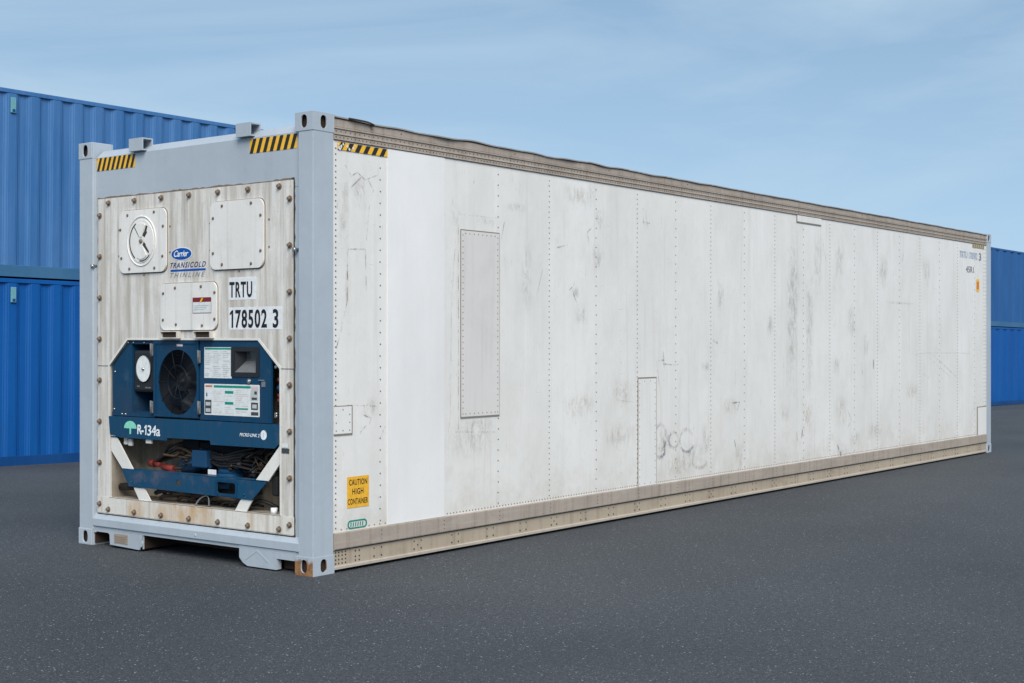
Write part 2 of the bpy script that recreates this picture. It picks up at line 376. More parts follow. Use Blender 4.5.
def text_bm(txt, shear=0, bold=0, space=1.0):
    cu = bpy.data.curves.new('t', 'FONT'); cu.body = txt; cu.size = 1; cu.shear = shear; cu.offset = bold; cu.space_character = space
    cu.resolution_u = 4; cu.fill_mode = 'FRONT'; cu.extrude = .004
    o = bpy.data.objects.new('t', cu); C.objects.link(o)
    dg = bpy.context.evaluated_depsgraph_get(); me = bpy.data.meshes.new_from_object(o.evaluated_get(dg))
    bm = bmesh.new(); bm.from_mesh(me); bpy.data.objects.remove(o); bpy.data.curves.remove(cu); bpy.data.meshes.remove(me)
    return bm
def text(name, txt, a, z0, b, z1, plane, side, m, parent, shear=0, bold=0, space=1.0, th=.0012):
    """lettering fitted to the box a..b, z0..z1 on the front (side=False) or the long side (side=True)"""
    bm = text_bm(txt, shear, bold, space)
    xs = [v.co.x for v in bm.verts]; ys = [v.co.y for v in bm.verts]; zs = [v.co.z for v in bm.verts]
    sx = (b - a) / (max(xs) - min(xs)); sy = (z1 - z0) / (max(ys) - min(ys)); zz = max(zs) - min(zs) or 1
    for v in bm.verts:
        h = (v.co.x - min(xs)) * sx + a; k = (v.co.y - min(ys)) * sy + z0; d = (v.co.z - min(zs)) / zz * th
        v.co = (plane + d, h, k) if side else (h, plane - d, k)
    return link(name, bm, m, parent)

def props(o, label=None, category=None, group=None, kind=None):
    for k, v in (('label', label), ('category', category), ('group', group), ('kind', kind)):
        if v: o[k] = v
    return o
def empty(name, loc=(0, 0, 0), rot=(0, 0, 0)):
    o = bpy.data.objects.new(name, None); C.objects.link(o); o.location = loc; o.rotation_euler = rot; o.empty_display_size = .3
    return o

# ------------------------------------------------------------------ ground: flat under the white container, falling gently away behind it
def gz(x, y):
    d = max(0., -2.75 - x); d = 13 * math.tanh(d / 13)
    yy = min(max(y, -30), 55)
    return -(.0208 + .00195 * yy) * d * 1.06
def spread(c, near, far, n):
    out = set([round(c, 3)])
    for i in range(1, n + 1):
        t = near * i + (far - near * n) * (i / n) ** 5; out.add(round(c + t, 3)); out.add(round(c - t, 3))
    return sorted(out)
gx = spread(-6, .6, 2500, 46); gy = spread(10, 1.0, 2500, 60)
bm = bmesh.new(); G = [[bm.verts.new((x, y, gz(x, y))) for x in gx] for y in gy]
for j in range(len(gy) - 1):
    for i in range(len(gx) - 1): bm.faces.new([G[j][i], G[j][i + 1], G[j + 1][i + 1], G[j + 1][i]])
def asphalt():
    m, N, L, b = mat_nodes('asphalt'); b.inputs['Roughness'].default_value = .82; b.inputs['Specular IOR Level'].default_value = .3
    c, _ = layer(N, L, (.080, .0865, .093), (.043, .048, .053), .28, .36, .66, .9, detail=8, rough=.55)
    c, _ = layer(N, L, c, (.078, .080, .084), 1.7, .52, .75, .5, (1, .6, 1), detail=8, rough=.7, loc=(3, 1, 0))
    c, _ = layer(N, L, c, (.030, .033, .037), 34, .48, .62, .75, detail=5, rough=.7)
    c, _ = layer(N, L, c, (.025, .029, .034), 90, .47, .62, .75, detail=3)
    c, _ = layer(N, L, c, (.13, .14, .15), 45, .58, .72, .5, detail=4, loc=(8, 1, 0))
    c, _ = layer(N, L, c, (.105, .115, .13), 120, .54, .66, .7, detail=2, loc=(5, 5, 5))
    t = N.new('ShaderNodeTexCoord')
    for sc, thr, rad, col in ((55, .95, .0048, (.30, .31, .32)), (100, .88, .0030, (.23, .24, .25))):
        v = N.new('ShaderNodeTexVoronoi'); v.inputs['Scale'].default_value = sc; L.new(t.outputs['Object'], v.inputs['Vector'])
        sep = N.new('ShaderNodeSeparateColor'); L.new(v.outputs['Color'], sep.inputs[0])
        g = N.new('ShaderNodeMath'); g.operation = 'GREATER_THAN'; g.inputs[1].default_value = thr; L.new(sep.outputs[0], g.inputs[0])
        l = N.new('ShaderNodeMath'); l.operation = 'LESS_THAN'; l.inputs[1].default_value = rad * sc; L.new(v.outputs['Distance'], l.inputs[0])
        mu = N.new('ShaderNodeMath'); mu.operation = 'MULTIPLY'; L.new(g.outputs[0], mu.inputs[0]); L.new(l.outputs[0], mu.inputs[1])
        x = N.new('ShaderNodeMix'); x.data_type = 'RGBA'; L.new(mu.outputs[0], x.inputs[0]); L.new(c, x.inputs[6]); x.inputs[7].default_value = (*col, 1); c = x.outputs[2]
    L.new(c, b.inputs['Base Color']); bump(N, L, b, 130, .55, .006, detail=3); bump(N, L, b, 1.2, .2, .03)
    return m
M['asphalt'] = asphalt()
props(link('ground', bm, M['asphalt']), kind='structure')

# ================================================================== the white refrigerated container
LEN, WID, HGT = 12.192, 2.438, 2.896
root = props(empty('refrigerated_container'), 'long white refrigerated container with grey front frame and blue cooling machinery, standing on the asphalt', 'shipping container')

def obround(cx, cz, rx, rz, n=6):
    k = rz - rx
    return ([(cx + rx * math.cos(R(180 * i / n)), cz + k + rx * math.sin(R(180 * i / n))) for i in range(n + 1)] +
            [(cx + rx * math.cos(R(180 + 180 * i / n)), cz - k + rx * math.sin(R(180 + 180 * i / n))) for i in range(n + 1)])
def casting(parent, x0, x1, y0, y1, z0, mg, name='corner_casting'):
    """hollow corner block, open holes on front/rear, outer side and top"""
    z1 = z0 + .118; t = .010; bm = bmesh.new(); zc = (z0 + z1) / 2; xc = (x0 + x1) / 2; yc = (y0 + y1) / 2
    hx = obround(xc, zc, .027, .042); hy = obround(yc, zc, .026, .042)
    outer = x0 if abs(x0) > abs(x1) else x1
    plate(bm, rect(x0, z0, x1, z1), [hx], (0, y0, 0), (1, 0, 0), (0, 0, 1), t)
    plate(bm, rect(-x1, z0, -x0, z1), [[(-a, b) for a, b in hx]], (0, y1, 0), (-1, 0, 0), (0, 0, 1), t)
    plate(bm, rect(y0 + t, z0, y1 - t, z1), [hy] if outer == x1 or x1 == 0 else [], (x1, 0, 0), (0, 1, 0), (0, 0, 1), t)
    plate(bm, rect(-(y1 - t), z0, -(y0 + t), z1), [[(-a, b) for a, b in hy]] if x1 != 0 else [], (x0, 0, 0), (0, -1, 0), (0, 0, 1), t)
    for zz, s in ((z1, 1), (z0, -1)):
        if s > 0: plate(bm, rect(x0 + t, y0 + t, x1 - t, y1 - t), [ell(xc, yc, .03, .055, 16)], (0, 0, zz), (1, 0, 0), (0, 1, 0), t)
        else: plate(bm, rect(-(x1 - t), y0 + t, -(x0 + t), y1 - t), [ell(-xc, yc, .03, .055, 16)], (0, 0, zz), (-1, 0, 0), (0, 1, 0), t)
    bmesh.ops.recalc_face_normals(bm, faces=bm.faces)
    o = link(name, bm, mg, parent)
    # a soft rounded outer edge
    bv = o.modifiers.new('b', 'BEVEL'); bv.width = .006; bv.segments = 2; bv.limit_method = 'ANGLE'; bv.angle_limit = R(60)
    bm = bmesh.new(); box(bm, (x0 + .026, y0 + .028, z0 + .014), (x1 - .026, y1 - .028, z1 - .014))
    link('twistlock_cavity', bm, M['rust_shade'], o)
    return o
casting(root, -.162, 0, 0, .184, 0, M['grey_rust']); casting(root, -.162, 0, 0, .184, HGT - .118, M['grey'])
casting(root, -WID, -WID + .162, 0, .178, 0, M['grey']); casting(root, -WID, -WID + .162, 0, .178, HGT - .118, M['grey'])
for x0 in (-.162, -WID):
    casting(root, x0, x0 + .162, LEN - .178, LEN, 0, M['grey']); casting(root, x0, x0 + .162, LEN - .178, LEN, HGT - .118, M['grey'])

# corner posts
def post(pts, z0, z1, bev=.008):
    bm = bmesh.new(); a = [bm.verts.new((x, y, z0)) for x, y in pts]; b = [bm.verts.new((x, y, z1)) for x, y in pts]; n = len(pts)
    for i in range(n): bm.faces.new([a[i], a[(i + 1) % n], b[(i + 1) % n], b[i]])
    bm.faces.new(list(reversed(a))); bm.faces.new(b)
    es = [e for e in bm.edges if abs(e.verts[0].co.z - e.verts[1].co.z) > 1]
    bmesh.ops.bevel(bm, geom=es, offset=bev, segments=3, affect='EDGES')
    bmesh.ops.recalc_face_normals(bm, faces=bm.faces)
    return link('corner_post', bm, M['grey'], root)
post([(-.135, .004), (-.003, .004), (-.003, .179), (-.06, .179), (-.06, .10), (-.135, .10)], .118, HGT - .118, .004)
post([(-WID + .003, .004), (-WID + .17, .004), (-WID + .178, .05), (-WID + .178, .172), (-WID + .003, .172)], .118, HGT - .118)
post([(-.14, LEN - .17), (-.003, LEN - .17), (-.003, LEN - .004), (-.14, LEN - .004)], .118, HGT - .118)
post([(-WID + .003, LEN - .17), (-WID + .14, LEN - .17), (-WID + .14, LEN - .004), (-WID + .003, LEN - .004)], .118, HGT - .118)

# header: recessed face, sloped upper lip
def prism_x(pts, x0, x1, mi=0, bm=None):
    """profile of (y, z) points swept along x"""
    bm = bm or bmesh.new(); a = [bm.verts.new((x0, y, z)) for y, z in pts]; b = [bm.verts.new((x1, y, z)) for y, z in pts]; n = len(pts); fs = []
    for i in range(n): fs.append(bm.faces.new([a[i], a[(i + 1) % n], b[(i + 1) % n], b[i]]))
    fs += [bm.faces.new(a), bm.faces.new(list(reversed(b)))]
    for f in fs: f.material_index = mi
    return bm
def prism_y(pts, y0, y1, mi=0, bm=None):
    """profile of (x, z) points swept along y"""
    bm = bm or bmesh.new(); a = [bm.verts.new((x, y0, z)) for x, z in pts]; b = [bm.verts.new((x, y1, z)) for x, z in pts]; n = len(pts); fs = []
    for i in range(n): fs.append(bm.faces.new([a[i], b[i], b[(i + 1) % n], a[(i + 1) % n]]))
    fs += [bm.faces.new(list(reversed(a))), bm.faces.new(b)]
    for f in fs: f.material_index = mi
    return bm
bm = prism_x([(.030, 2.44), (.030, 2.782), (.085, 2.835), (.30, 2.835), (.30, 2.80), (.12, 2.44)], -WID + .178, -.135)
bmesh.ops.recalc_face_normals(bm, faces=bm.faces)
hb = link('header_beam', bm, M['grey'], root)
for x0, x1 in ((-WID + .178, -2.215), (-.22, -.135)):
    bm = bmesh.new(); box(bm, (x0, .032, .2355), (x1, .12, 2.4395)); link('jamb', bm, M['grey'], root)

# handling brackets on the header
def bracket(x0, x1):
    bm = bmesh.new(); z0, z1 = 2.79, 2.878; t = .009; y0, y1 = -.005, .085
    box(bm, (x0, y0, z0), (x1, y1, z0 + t)); box(bm, (x0, y0, z1 - t), (x1, y1, z1))
    box(bm, (x0, y0, z0 + t), (x1, y0 + t, z1 - t)); box(bm, (x0, y1 - t, z0 + t), (x1, y1, z1 - t))
    box(bm, (x0 + .02, y0 + t, z0 + t), (x0 + .03, y1 - t, z1 - t))
    return link('lifting_bracket', bm, M['grey'], root)
bracket(-1.84, -1.69); bracket(-.715, -.575)

# hazard stripes
def hazard(a0, a1, z0, z1, plane, side, my, mb, lean, n, name='hazard_stripe', parent=root, first_black=True):
    bm = bmesh.new(); f = splate if side else fplate
    f(bm, rect(a0, z0, a1, z1), plane, .0008, mi=0)
    p = (a1 - a0) / n; eps = .0015; pl = plane + (.0012 if side else -.0012)
    for i in range(-2, n + 2):
        q = a0 + i * p + (0 if first_black else p * .5); poly = [(q, z0), (q + p * .5, z0), (q + p * .5 + lean, z1), (q + lean, z1)]
        # clip to the rectangle
        def clip(poly, lo, sgn):
            out = []
            for k in range(len(poly)):
                A, B = poly[k], poly[(k + 1) % len(poly)]; ia, ib = (A[0] - lo) * sgn >= 0, (B[0] - lo) * sgn >= 0
                if ia: out.append(A)
                if ia != ib:
                    t = (lo - A[0]) / (B[0] - A[0]); out.append((lo, A[1] + (B[1] - A[1]) * t))
            return out
        poly = clip(poly, a0, 1)
        if len(poly) > 2: poly = clip(poly, a1, -1)
        if len(poly) > 2: f(bm, poly, pl, 0, mi=1)
    return link(name, bm, [my, mb], parent)
hazard(-2.255, -1.815, 2.685, 2.777, .0285, False, M['yellow'], M['hblack'], .035, 8)
hazard(-.618, -.172, 2.680, 2.773, .0285, False, M['yellow'], M['hblack'], .035, 7)
hazard(.215, .669, 2.678, 2.728, -.0035, True, M['yellow'], M['hblack'], .03, 6)
bm = bmesh.new()
for a, b in ((.222, 2.712), (.246, 2.698), (.262, 2.716), (.300, 2.705), (.318, 2.690), (.352, 2.700), (.366, 2.716), (.233, 2.686)):
    k = rnd.uniform(.006, .013); splate(bm, [(a + k * math.cos(t * 1.05) * rnd.uniform(.6, 1.3), b + k * math.sin(t * 1.05) * rnd.uniform(.6, 1.5)) for t in range(6)], -.0016, .0003)
link('paint_chips', bm, M['plain_patch'], root)
hazard(11.50, 11.93, 2.685, 2.732, -.0035, True, M['worn_yellow'], M['worn_black'], .03, 6)

# sill: sloped ledge, front face, groove, pierced lower plate
bm = prism_x([(.034, .235), (.002, .195), (.002, .146), (.016, .142), (.016, .118), (.20, .118), (.20, .235)], -WID + .17, -.128)
bmesh.ops.recalc_face_normals(bm, faces=bm.faces)
sill = link('sill_beam', bm, M['grey'], root)
bm = bmesh.new(); dome(bm, (-1.13, .003, .168), (0, -1, 0), .012, .006, 10); link('plug', bm, M['grey'], sill)
# lower plates either side of the gooseneck tunnel
bm = bmesh.new()
fplate(bm, [(-2.274, .117), (-2.274, .095), (-2.245, .095), (-2.235, .103), (-2.10, .103), (-2.085, .09), (-2.08, .022), (-1.745, .012), (-1.738, .028), (-1.715, .040), (-1.713, .060), (-1.722, .075), (-1.712, .117)][::-1], .012, .010)
box(bm, (-1.722, .022, .02), (-1.712, .03, .117))
link('tunnel_plate', bm, M['grey'], root)
bm = bmesh.new()
fplate(bm, [(-.700, .140), (-.700, .060), (-.665, .028), (-.62, .010), (-.345, .010), (-.345, .082), (-.165, .082), (-.165, .140)], -.0005 + .012, .010)
box(bm, (-.352, .022, .012), (-.342, .05, .117))
# pressed chevron
fplate(bm, [(-.64, .045), (-.53, .11), (-.42, .045), (-.42, .058), (-.53, .123), (-.64, .058)], .0095, .002)
link('tunnel_plate', bm, M['grey'], root)
bm = bmesh.new(); fplate(bm, rrect(-2.03, .036, -1.875, .105, .006), .0105, .003)
for i in range(4): box(bm, (-2.02, .0065, .048 + i * .013), (-1.885 - rnd.random() * .03, .0078, .051 + i * .013))
for x in (-2.022, -1.883):
    for z in (.043, .099): dome(bm, (x, .0075, z), (0, -1, 0), .004, .003)
link('data_plate', bm, M['placard'], root)

# underside: cross members and gooseneck tunnel roof, rust colour darkened to paint in the shade
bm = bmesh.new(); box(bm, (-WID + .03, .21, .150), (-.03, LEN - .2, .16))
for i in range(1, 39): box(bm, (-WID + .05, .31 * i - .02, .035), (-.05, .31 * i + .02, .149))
box(bm, (-2.2755, .025, .016), (-2.266, .19, .1165)); box(bm, (-.352, .085, .012), (-.164, .10, .1165)); box(bm, (-.1635, .025, .012), (-.1685, .084, .1165)); box(bm, (-1.735, .032, .02), (-1.72, 2.2, .149)); box(bm, (-.70, .062, .02), (-.685, 2.2, .149)); box(bm, (-WID + .17, .19, .02), (-1.74, .21, .149)); link('underframe', bm, M['rust_shade'], root)  # thin dark plates added in the fork pockets to paint their shade

# white bulkhead panel with the machinery opening
CUT = [(-1.890, 1.474), (-.532, 1.470), (-.326, 1.289), (-.322, .357), (-2.088, .357), (-2.100, 1.290)]  # outline, like most front-end details below, projected from image pixels onto its plane
PX0, PX1, PZ0, PZ1 = -2.234, -.204, .236, 2.482
bm = bmesh.new(); fplate(bm, [(PX0, PZ0), (PX1, PZ0), (PX1, PZ1), (PX0, PZ1)], .0295 - .0075, .012, [CUT])
bm2 = bm; front = link('front_bulkhead', bm2, M['front_white'], root)
# perished sealant squeezed out around it
bm = bmesh.new()
def ragged(a, b, n, amp): return [(a[0] + (b[0] - a[0]) * i / n + rnd.uniform(-amp, amp), a[1] + (b[1] - a[1]) * i / n + rnd.uniform(-amp, amp)) for i in range(n)]
g = .011; o_ = ragged((PX0 - g, PZ0 - g), (PX1 + g, PZ0 - g), 60, .004) + ragged((PX1 + g, PZ0 - g), (PX1 + g, PZ1 + g), 60, .005) + ragged((PX1 + g, PZ1 + g), (PX0 - g, PZ1 + g), 60, .005) + ragged((PX0 - g, PZ1 + g), (PX0 - g, PZ0 - g), 60, .004)
fplate(bm, o_, .0275, .004, [rect(PX0 + .01, PZ0 + .01, PX1 - .01, PZ1 - .01)])
for f in bm.faces:
    c = f.calc_center_median()
    f.material_index = 0 if c.x > PX1 - .02 or c.z < PZ0 + .02 else 1
link('sealant', bm, [M['seal'], M['bolt']], front)
# thin seams where the bulkhead sheets meet
for x0, x1, z in ((-2.235, -2.10, 1.290), (-.326, -.192, 1.289)): bm = bmesh.new(); box(bm, (x0, .0205, z - .002), (x1, .0225, z + .002)); link('seam', bm, M['seal'], front)
# raised edge strips of the opening
bm = bmesh.new(); cx_, cz_ = -1.2, .9
fplate(bm, [(x + (.012 if x > cx_ else -.012), z + (.012 if z > cz_ else -.004)) for x, z in CUT], .0195, .0022, [CUT])
link('opening_edge', bm, M['brace'], front)
# bolts round the edge
def bolt(bm, x, z, y, r=.016, h=.02):
    cyl(bm, (x, y, z), (x, y - .004, z), r * 1.35, seg=12); cyl(bm, (x, y - .004, z), (x, y - h, z), r, r * .8, seg=6)
def bolts(pts, y, r, h, parent, m, name='bolt'):
    for x, z in pts:
        bm = bmesh.new(); cyl(bm, (x, y, z), (x, y - h * .25, z), r * 1.4, seg=12); cyl(bm, (x, y - h * .25, z), (x, y - h, z), r, r * .82, seg=6)
        link(name, bm, m, parent)
ed = [(-2.105 + i * .2965, z) for z in (2.448, .270) for i in range(7)] + [(x, 2.364 - i * .2943) for x in (-2.208, -.229) for i in range(8)]
bolts(ed, .022, .0145, .022, front, M['bolt'])
# small studs dotted over the bulkhead
for u in [(-1.987, 2.250),(-1.987, 2.067),(-1.420, 2.250),(-1.420, 2.073),(-1.704, 1.925),(-1.002, 2.249),(-1.002, 2.070),(-0.424, 2.245),(-0.424, 2.069),(-0.712, 1.922)]: bm = bmesh.new(); dome(bm, (u[0], .022, u[1]), (0, -1, 0), .008, .006, 8); link('stud', bm, M['bolt'], front)

# hatches
def hatch(name, x0, z0, x1, z1, r, studs, label=None):
    bm = bmesh.new(); fplate(bm, rrect(x0, z0, x1, z1, r, 6), .008, .0138)
    es = [e for e in bm.edges if all(abs(v.co.y - .008) < 1e-5 for v in e.verts) and len(e.link_faces) == 2 and abs(e.calc_face_angle(0)) > 1]
    bmesh.ops.bevel(bm, geom=es, offset=.005, segments=2, affect='EDGES')
    o = link(name, bm, M['hatch_white'], root)
    if label: o['label'] = label
    bm = bmesh.new(); fplate(bm, rrect(x0 - .006, z0 - .007, x1 + .006, z1 + .004, r, 6), .0205, .001)
    link('gasket', bm, M['bolt'], o)
    bolts(studs, .008, .0075, .008, o, M['bolt'], 'screw')
    return o
h1 = hatch('vent_hatch', -1.966, 1.942, -1.450, 2.380, .055, [(-1.872, 2.347),(-1.577, 2.355),(-1.952, 2.249),(-1.479, 2.253),(-1.941, 2.048),(-1.485, 2.048),(-1.850, 1.971),(-1.572, 1.969)], 'square plate with a round air vent')
cx_, cz_ = -1.714, 2.160
bm = bmesh.new(); tube(bm, [(cx_ + .158 * math.cos(R(a)), .007, cz_ + .172 * math.sin(R(a))) for a in range(0, 360, 15)], .005, 6, closed=True, sub=1)
link('vent_ring', bm, M['hatch_white'], h1)
bm = bmesh.new(); d = ell(cx_, cz_, .136, .150, 30)
fplate(bm, d, .0035, .0043); vd = link('vent_disc', bm, M['hatch_white'], h1)
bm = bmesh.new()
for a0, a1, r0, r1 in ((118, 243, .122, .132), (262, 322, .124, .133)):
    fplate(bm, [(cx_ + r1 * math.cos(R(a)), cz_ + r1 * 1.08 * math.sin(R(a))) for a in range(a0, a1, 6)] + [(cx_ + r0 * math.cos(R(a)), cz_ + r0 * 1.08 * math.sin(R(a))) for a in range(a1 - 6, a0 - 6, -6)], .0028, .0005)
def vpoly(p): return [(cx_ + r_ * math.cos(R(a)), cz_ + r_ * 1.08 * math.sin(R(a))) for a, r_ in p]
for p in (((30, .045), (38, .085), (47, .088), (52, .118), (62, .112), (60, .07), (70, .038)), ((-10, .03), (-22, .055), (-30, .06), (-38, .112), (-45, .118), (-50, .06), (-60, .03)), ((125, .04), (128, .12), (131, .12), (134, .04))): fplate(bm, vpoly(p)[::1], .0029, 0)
link('vent_slot_shade', bm, M['slot'], vd)  # flat dark faces paint the shade inside the vent's gaps
bm = bmesh.new()
fplate(bm, vpoly([(66, .03), (64, .112), (80, .116), (96, .116), (112, .116), (124, .112), (120, .03)]), -.001, .004); link('vent_wing', bm, M['hatch_white'], vd); bm = bmesh.new()
fplate(bm, vpoly([(-120, .03), (-112, .112), (-98, .116), (-84, .116), (-70, .116), (-56, .112), (-62, .03)]), -.001, .004)
link('vent_wing', bm, M['hatch_white'], vd)
bm = bmesh.new(); dome(bm, (cx_, .0035, cz_), (0, -1, 0), .018, .014, 12); link('vent_hub', bm, M['bolt'], vd)
h2 = hatch('access_hatch', -.988, 1.937, -.466, 2.384, .055, [(-0.866, 2.354),(-0.581, 2.357),(-0.956, 2.277),(-0.490, 2.274),(-0.956, 2.045),(-0.490, 2.046),(-0.866, 1.969),(-0.581, 1.966)], 'plain square cover plate')
h3 = hatch('inspection_hatch', -1.509, 1.540, -.925, 1.858, .05, [(-1.350, 1.826),(-1.079, 1.830),(-1.477, 1.791),(-0.941, 1.787),(-1.479, 1.610),(-0.941, 1.611),(-1.340, 1.578),(-1.068, 1.569)], 'wide cover plate with a red and white warning sticker')
bm = bmesh.new(); fplate(bm, rect(-1.163, 1.652, -.972, 1.757), .0068, .0006, mi=0); fplate(bm, rect(-1.163, 1.727, -.972, 1.757), .0058, 0, mi=1); [fplate(bm, rect(*q), .0058, 0, mi=1) for q in ((-1.163, 1.652, -1.160, 1.727), (-.975, 1.652, -.972, 1.727), (-1.160, 1.652, -.975, 1.655))]
fplate(bm, [(-1.09, 1.725), (-1.075, 1.725), (-1.052, 1.752), (-1.072, 1.752)], .0052, 0, mi=2)
for i in range(3): fplate(bm, rect(-1.15, 1.700 - i * .013, -1.0 - .02 * i, 1.704 - i * .013), .0058, 0, mi=3)
link('warning_sticker', bm, [M['paper'], M['red'], M['yellow'], M['ink']], h3)
# box slots just above the opening
for x0, x1 in ((-1.482, -1.300), (-1.132, -.958)):
    bm = bmesh.new(); z0, z1 = 1.484, 1.534; t = .006
    box(bm, (x0, -.018, z0), (x1, .0218, z0 + t)); box(bm, (x0, -.018, z1 - t), (x1, .0218, z1)); box(bm, (x1 - t, -.018, z0 + t), (x1, .0218, z1 - t)); box(bm, (x0, -.018, z0 + t), (x0 + t, .0218, z1 - t))
    o = link('bracket', bm, M['front_white'], front)
    bm = bmesh.new(); box(bm, (x0 + .014, -.0015, z0 + t), (x1 - t - .002, .0215, z1 - t)); link('bracket_hole', bm, M['rust_shade'], o)

# latches on the posts beside the bulkhead
for x, z in ((-2.268, 2.006), (-.166, 2.04)):
    bm = bmesh.new(); cyl(bm, (x, .03, z), (x, -.012, z), .011, seg=10); box(bm, (x - .02, -.004, z - .014), (x + .012, .006, z + .014), bev=.003)
    link('latch', bm, M['chrome'], root)

# lettering on the bulkhead
lg = bmesh.new(); fplate(lg, ell(-1.298, 2.056, .112, .045, 36), .0205, .0008, mi=1); fplate(lg, ell(-1.298, 2.056, .106, .040, 36), .0193, 0, mi=0)
lg = link('maker_badge', lg, [M['logo_blue'], M['white_print']], root)
text('badge_lettering', 'Carrier', -1.375, 2.037, -1.222, 2.080, .0188, False, M['white_print'], lg, .35, .012, .9)
text('brand_lettering', 'TRANSICOLD', -1.416, 1.962, -1.046, 1.999, .0215, False, M['navy_ink'], root, .4, .012, 1.3)
bm = bmesh.new(); fplate(bm, rect(-1.416, 1.937, -1.048, 1.952), .0215, .0008); link('brand_underline', bm, M['logo_blue'], root)
text('series_lettering', 'THINLINE', -1.416, 1.898, -1.054, 1.930, .0215, False, M['grey_ink'], root, .4, .0, 1.5)
bm = bmesh.new(); fplate(bm, rect(-.830, 1.735, -.560, 1.882), .0212, .0006); fplate(bm, rect(-.830, 1.540, -.316, 1.686), .0212, .0006)
idp = link('number_backing', bm, M['back_white'], root)
idp.location.x = .014
text('owner_code', 'TRTU', -.820, 1.750, -.598, 1.852, .0203, False, M['blackink'], idp, 0, .022, 1.15)
bm = bmesh.new(); fplate(bm, [(-.8, 1.552), (-.784, 1.552), (-.784, 1.668), (-.796, 1.668), (-.818, 1.648), (-.818, 1.633), (-.8, 1.645)], .0203, .0006); link('serial_digit', bm, M['blackink'], idp)
text('serial_number', '78502', -.762, 1.550, -.458, 1.670, .0203, False, M['blackink'], idp, 0, .022, 1.15)
text('check_digit', '3', -.402, 1.550, -.350, 1.670, .0203, False, M['blackink'], idp, 0, .022, 1)

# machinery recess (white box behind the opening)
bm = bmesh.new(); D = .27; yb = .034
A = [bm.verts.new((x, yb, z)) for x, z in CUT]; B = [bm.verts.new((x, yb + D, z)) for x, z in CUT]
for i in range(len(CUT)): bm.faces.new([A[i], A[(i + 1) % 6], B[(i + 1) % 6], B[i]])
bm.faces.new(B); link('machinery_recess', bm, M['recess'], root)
# turned-up white lip of the opening's foot
bm = bmesh.new(); fplate(bm, rect(-2.236, .242, -.192, .356), .0195, .0022)
link('opening_lip', bm, M['lip_white'], root)

# ---- upper cabinet
Yc = .040
cab = props(empty('cooling_unit', (0, 0, 0))); cab.parent = root
bm = bmesh.new()
fplate(bm, [(-2.085, .955), (-1.872, .955), (-1.872, 1.455), (-1.888, 1.466), (-2.093, 1.285)], Yc, .006)
box(bm, (-1.872, Yc + .0005, .955), (-1.864, .22, 1.462))                          # bay left wall
fplate(bm, rect(-1.864, .945, -1.615, 1.455), .225, .006)                           # bay back
fplate(bm, rect(-2.085, .938, -1.60, .965), Yc - .006, .03)                         # foot flange
fplate(bm, rect(-1.888, 1.445, -1.60, 1.466), Yc - .003, .03)                       # top flange
box(bm, (-1.864, Yc + .02, .966), (-1.615, .224, .970))
box(bm, (-1.612, Yc + .0, .956), (-1.604, .22, 1.444))
bm.normal_update(); shell = link('cabinet_shell', bm, M['blue'], cab)
bm = bmesh.new(); fplate(bm, [(-1.74, .972), (-1.64, .972), (-1.64, 1.10)], .16, .006); link('gusset', bm, M['blue_mid'], cab)
bm = bmesh.new(); box(bm, (-1.862, .048, 1.108), (-1.642, .17, 1.404), bev=.02); cb = link('chart_recorder', bm, M['black'], cab)
bm = bmesh.new(); fplate(bm, ell(-1.745, 1.275, .082, .094, 36), .046, .006); link('dial', bm, M['dial'], cb)
bm = bmesh.new(); tube(bm, [(-1.745 + .085 * math.cos(R(a)), .045, 1.275 + .097 * math.sin(R(a))) for a in range(0, 360, 12)], .005, 6, closed=True, sub=1); link('dial_rim', bm, M['black'], cb)
bm = bmesh.new(); dome(bm, (-1.742, .040, 1.273), (0, -1, 0), .012, .01, 10); link('dial_pin', bm, M['chrome'], cb)
for x, z in ((-1.80, 1.150), (-1.71, 1.142), (-1.675, 1.142)): bm = bmesh.new(); box(bm, (x - .012, .043, z - .005), (x + .012, .049, z + .005)); link('recorder_latch', bm, M['sill_grey'], cb)

# fan door: plate with a big round opening, wire guard, fan behind
fx, fz = -1.349, 1.186
bm = bmesh.new(); hole = ell(fx, fz, .208, .222, 40)
fplate(bm, rect(-1.603, .948, -1.124, 1.466), Yc - .012, .012, [hole])
for x0, x1, z0, z1 in ((-1.603, -1.583, .948, 1.466), (-1.142, -1.124, .948, 1.466), (-1.583, -1.142, 1.448, 1.466), (-1.583, -1.142, .948, .964)):
    box(bm, (x0, Yc - .018, z0), (x1, Yc - .0125, z1))
fd = link('fan_door', bm, M['blue'], cab)
bm = bmesh.new(); cyl(bm, (fx, Yc + .001, fz), (fx, .20, fz), .232, seg=40, cap=False); fplate(bm, ell(fx, fz, .232, .232, 40), .20, .004); link('fan_shroud', bm, M['dark'], fd)
bm = bmesh.new(); nb = 8
for k in range(nb):
    a = 2 * math.pi * k / nb + .2
    P = []
    for (r, da) in ((.06, -.25), (.13, -.33), (.20, -.30), (.20, .12), (.13, .10), (.06, .22)):
        yy = .095 + (.035 if da > 0 else -.02); P.append(bm.verts.new((fx + r * math.cos(a + da), yy, fz + r * math.sin(a + da))))
    bm.faces.new(P)
link('fan_blades', bm, M['fan'], fd)
bm = bmesh.new(); cyl(bm, (fx, .12, fz), (fx, .065, fz), .075, .062, seg=24); dome(bm, (fx, .065, fz), (0, -1, 0), .028, .016, 14); link('fan_hub', bm, M['hub'], fd)
bm = bmesh.new()
for r in [.02 + .0095 * i for i in range(20)]:
    tube(bm, [(fx + r * math.cos(R(a)), .031, fz + r * 1.06 * math.sin(R(a))) for a in range(0, 360, 12)], .0013, 4, closed=True, sub=1)
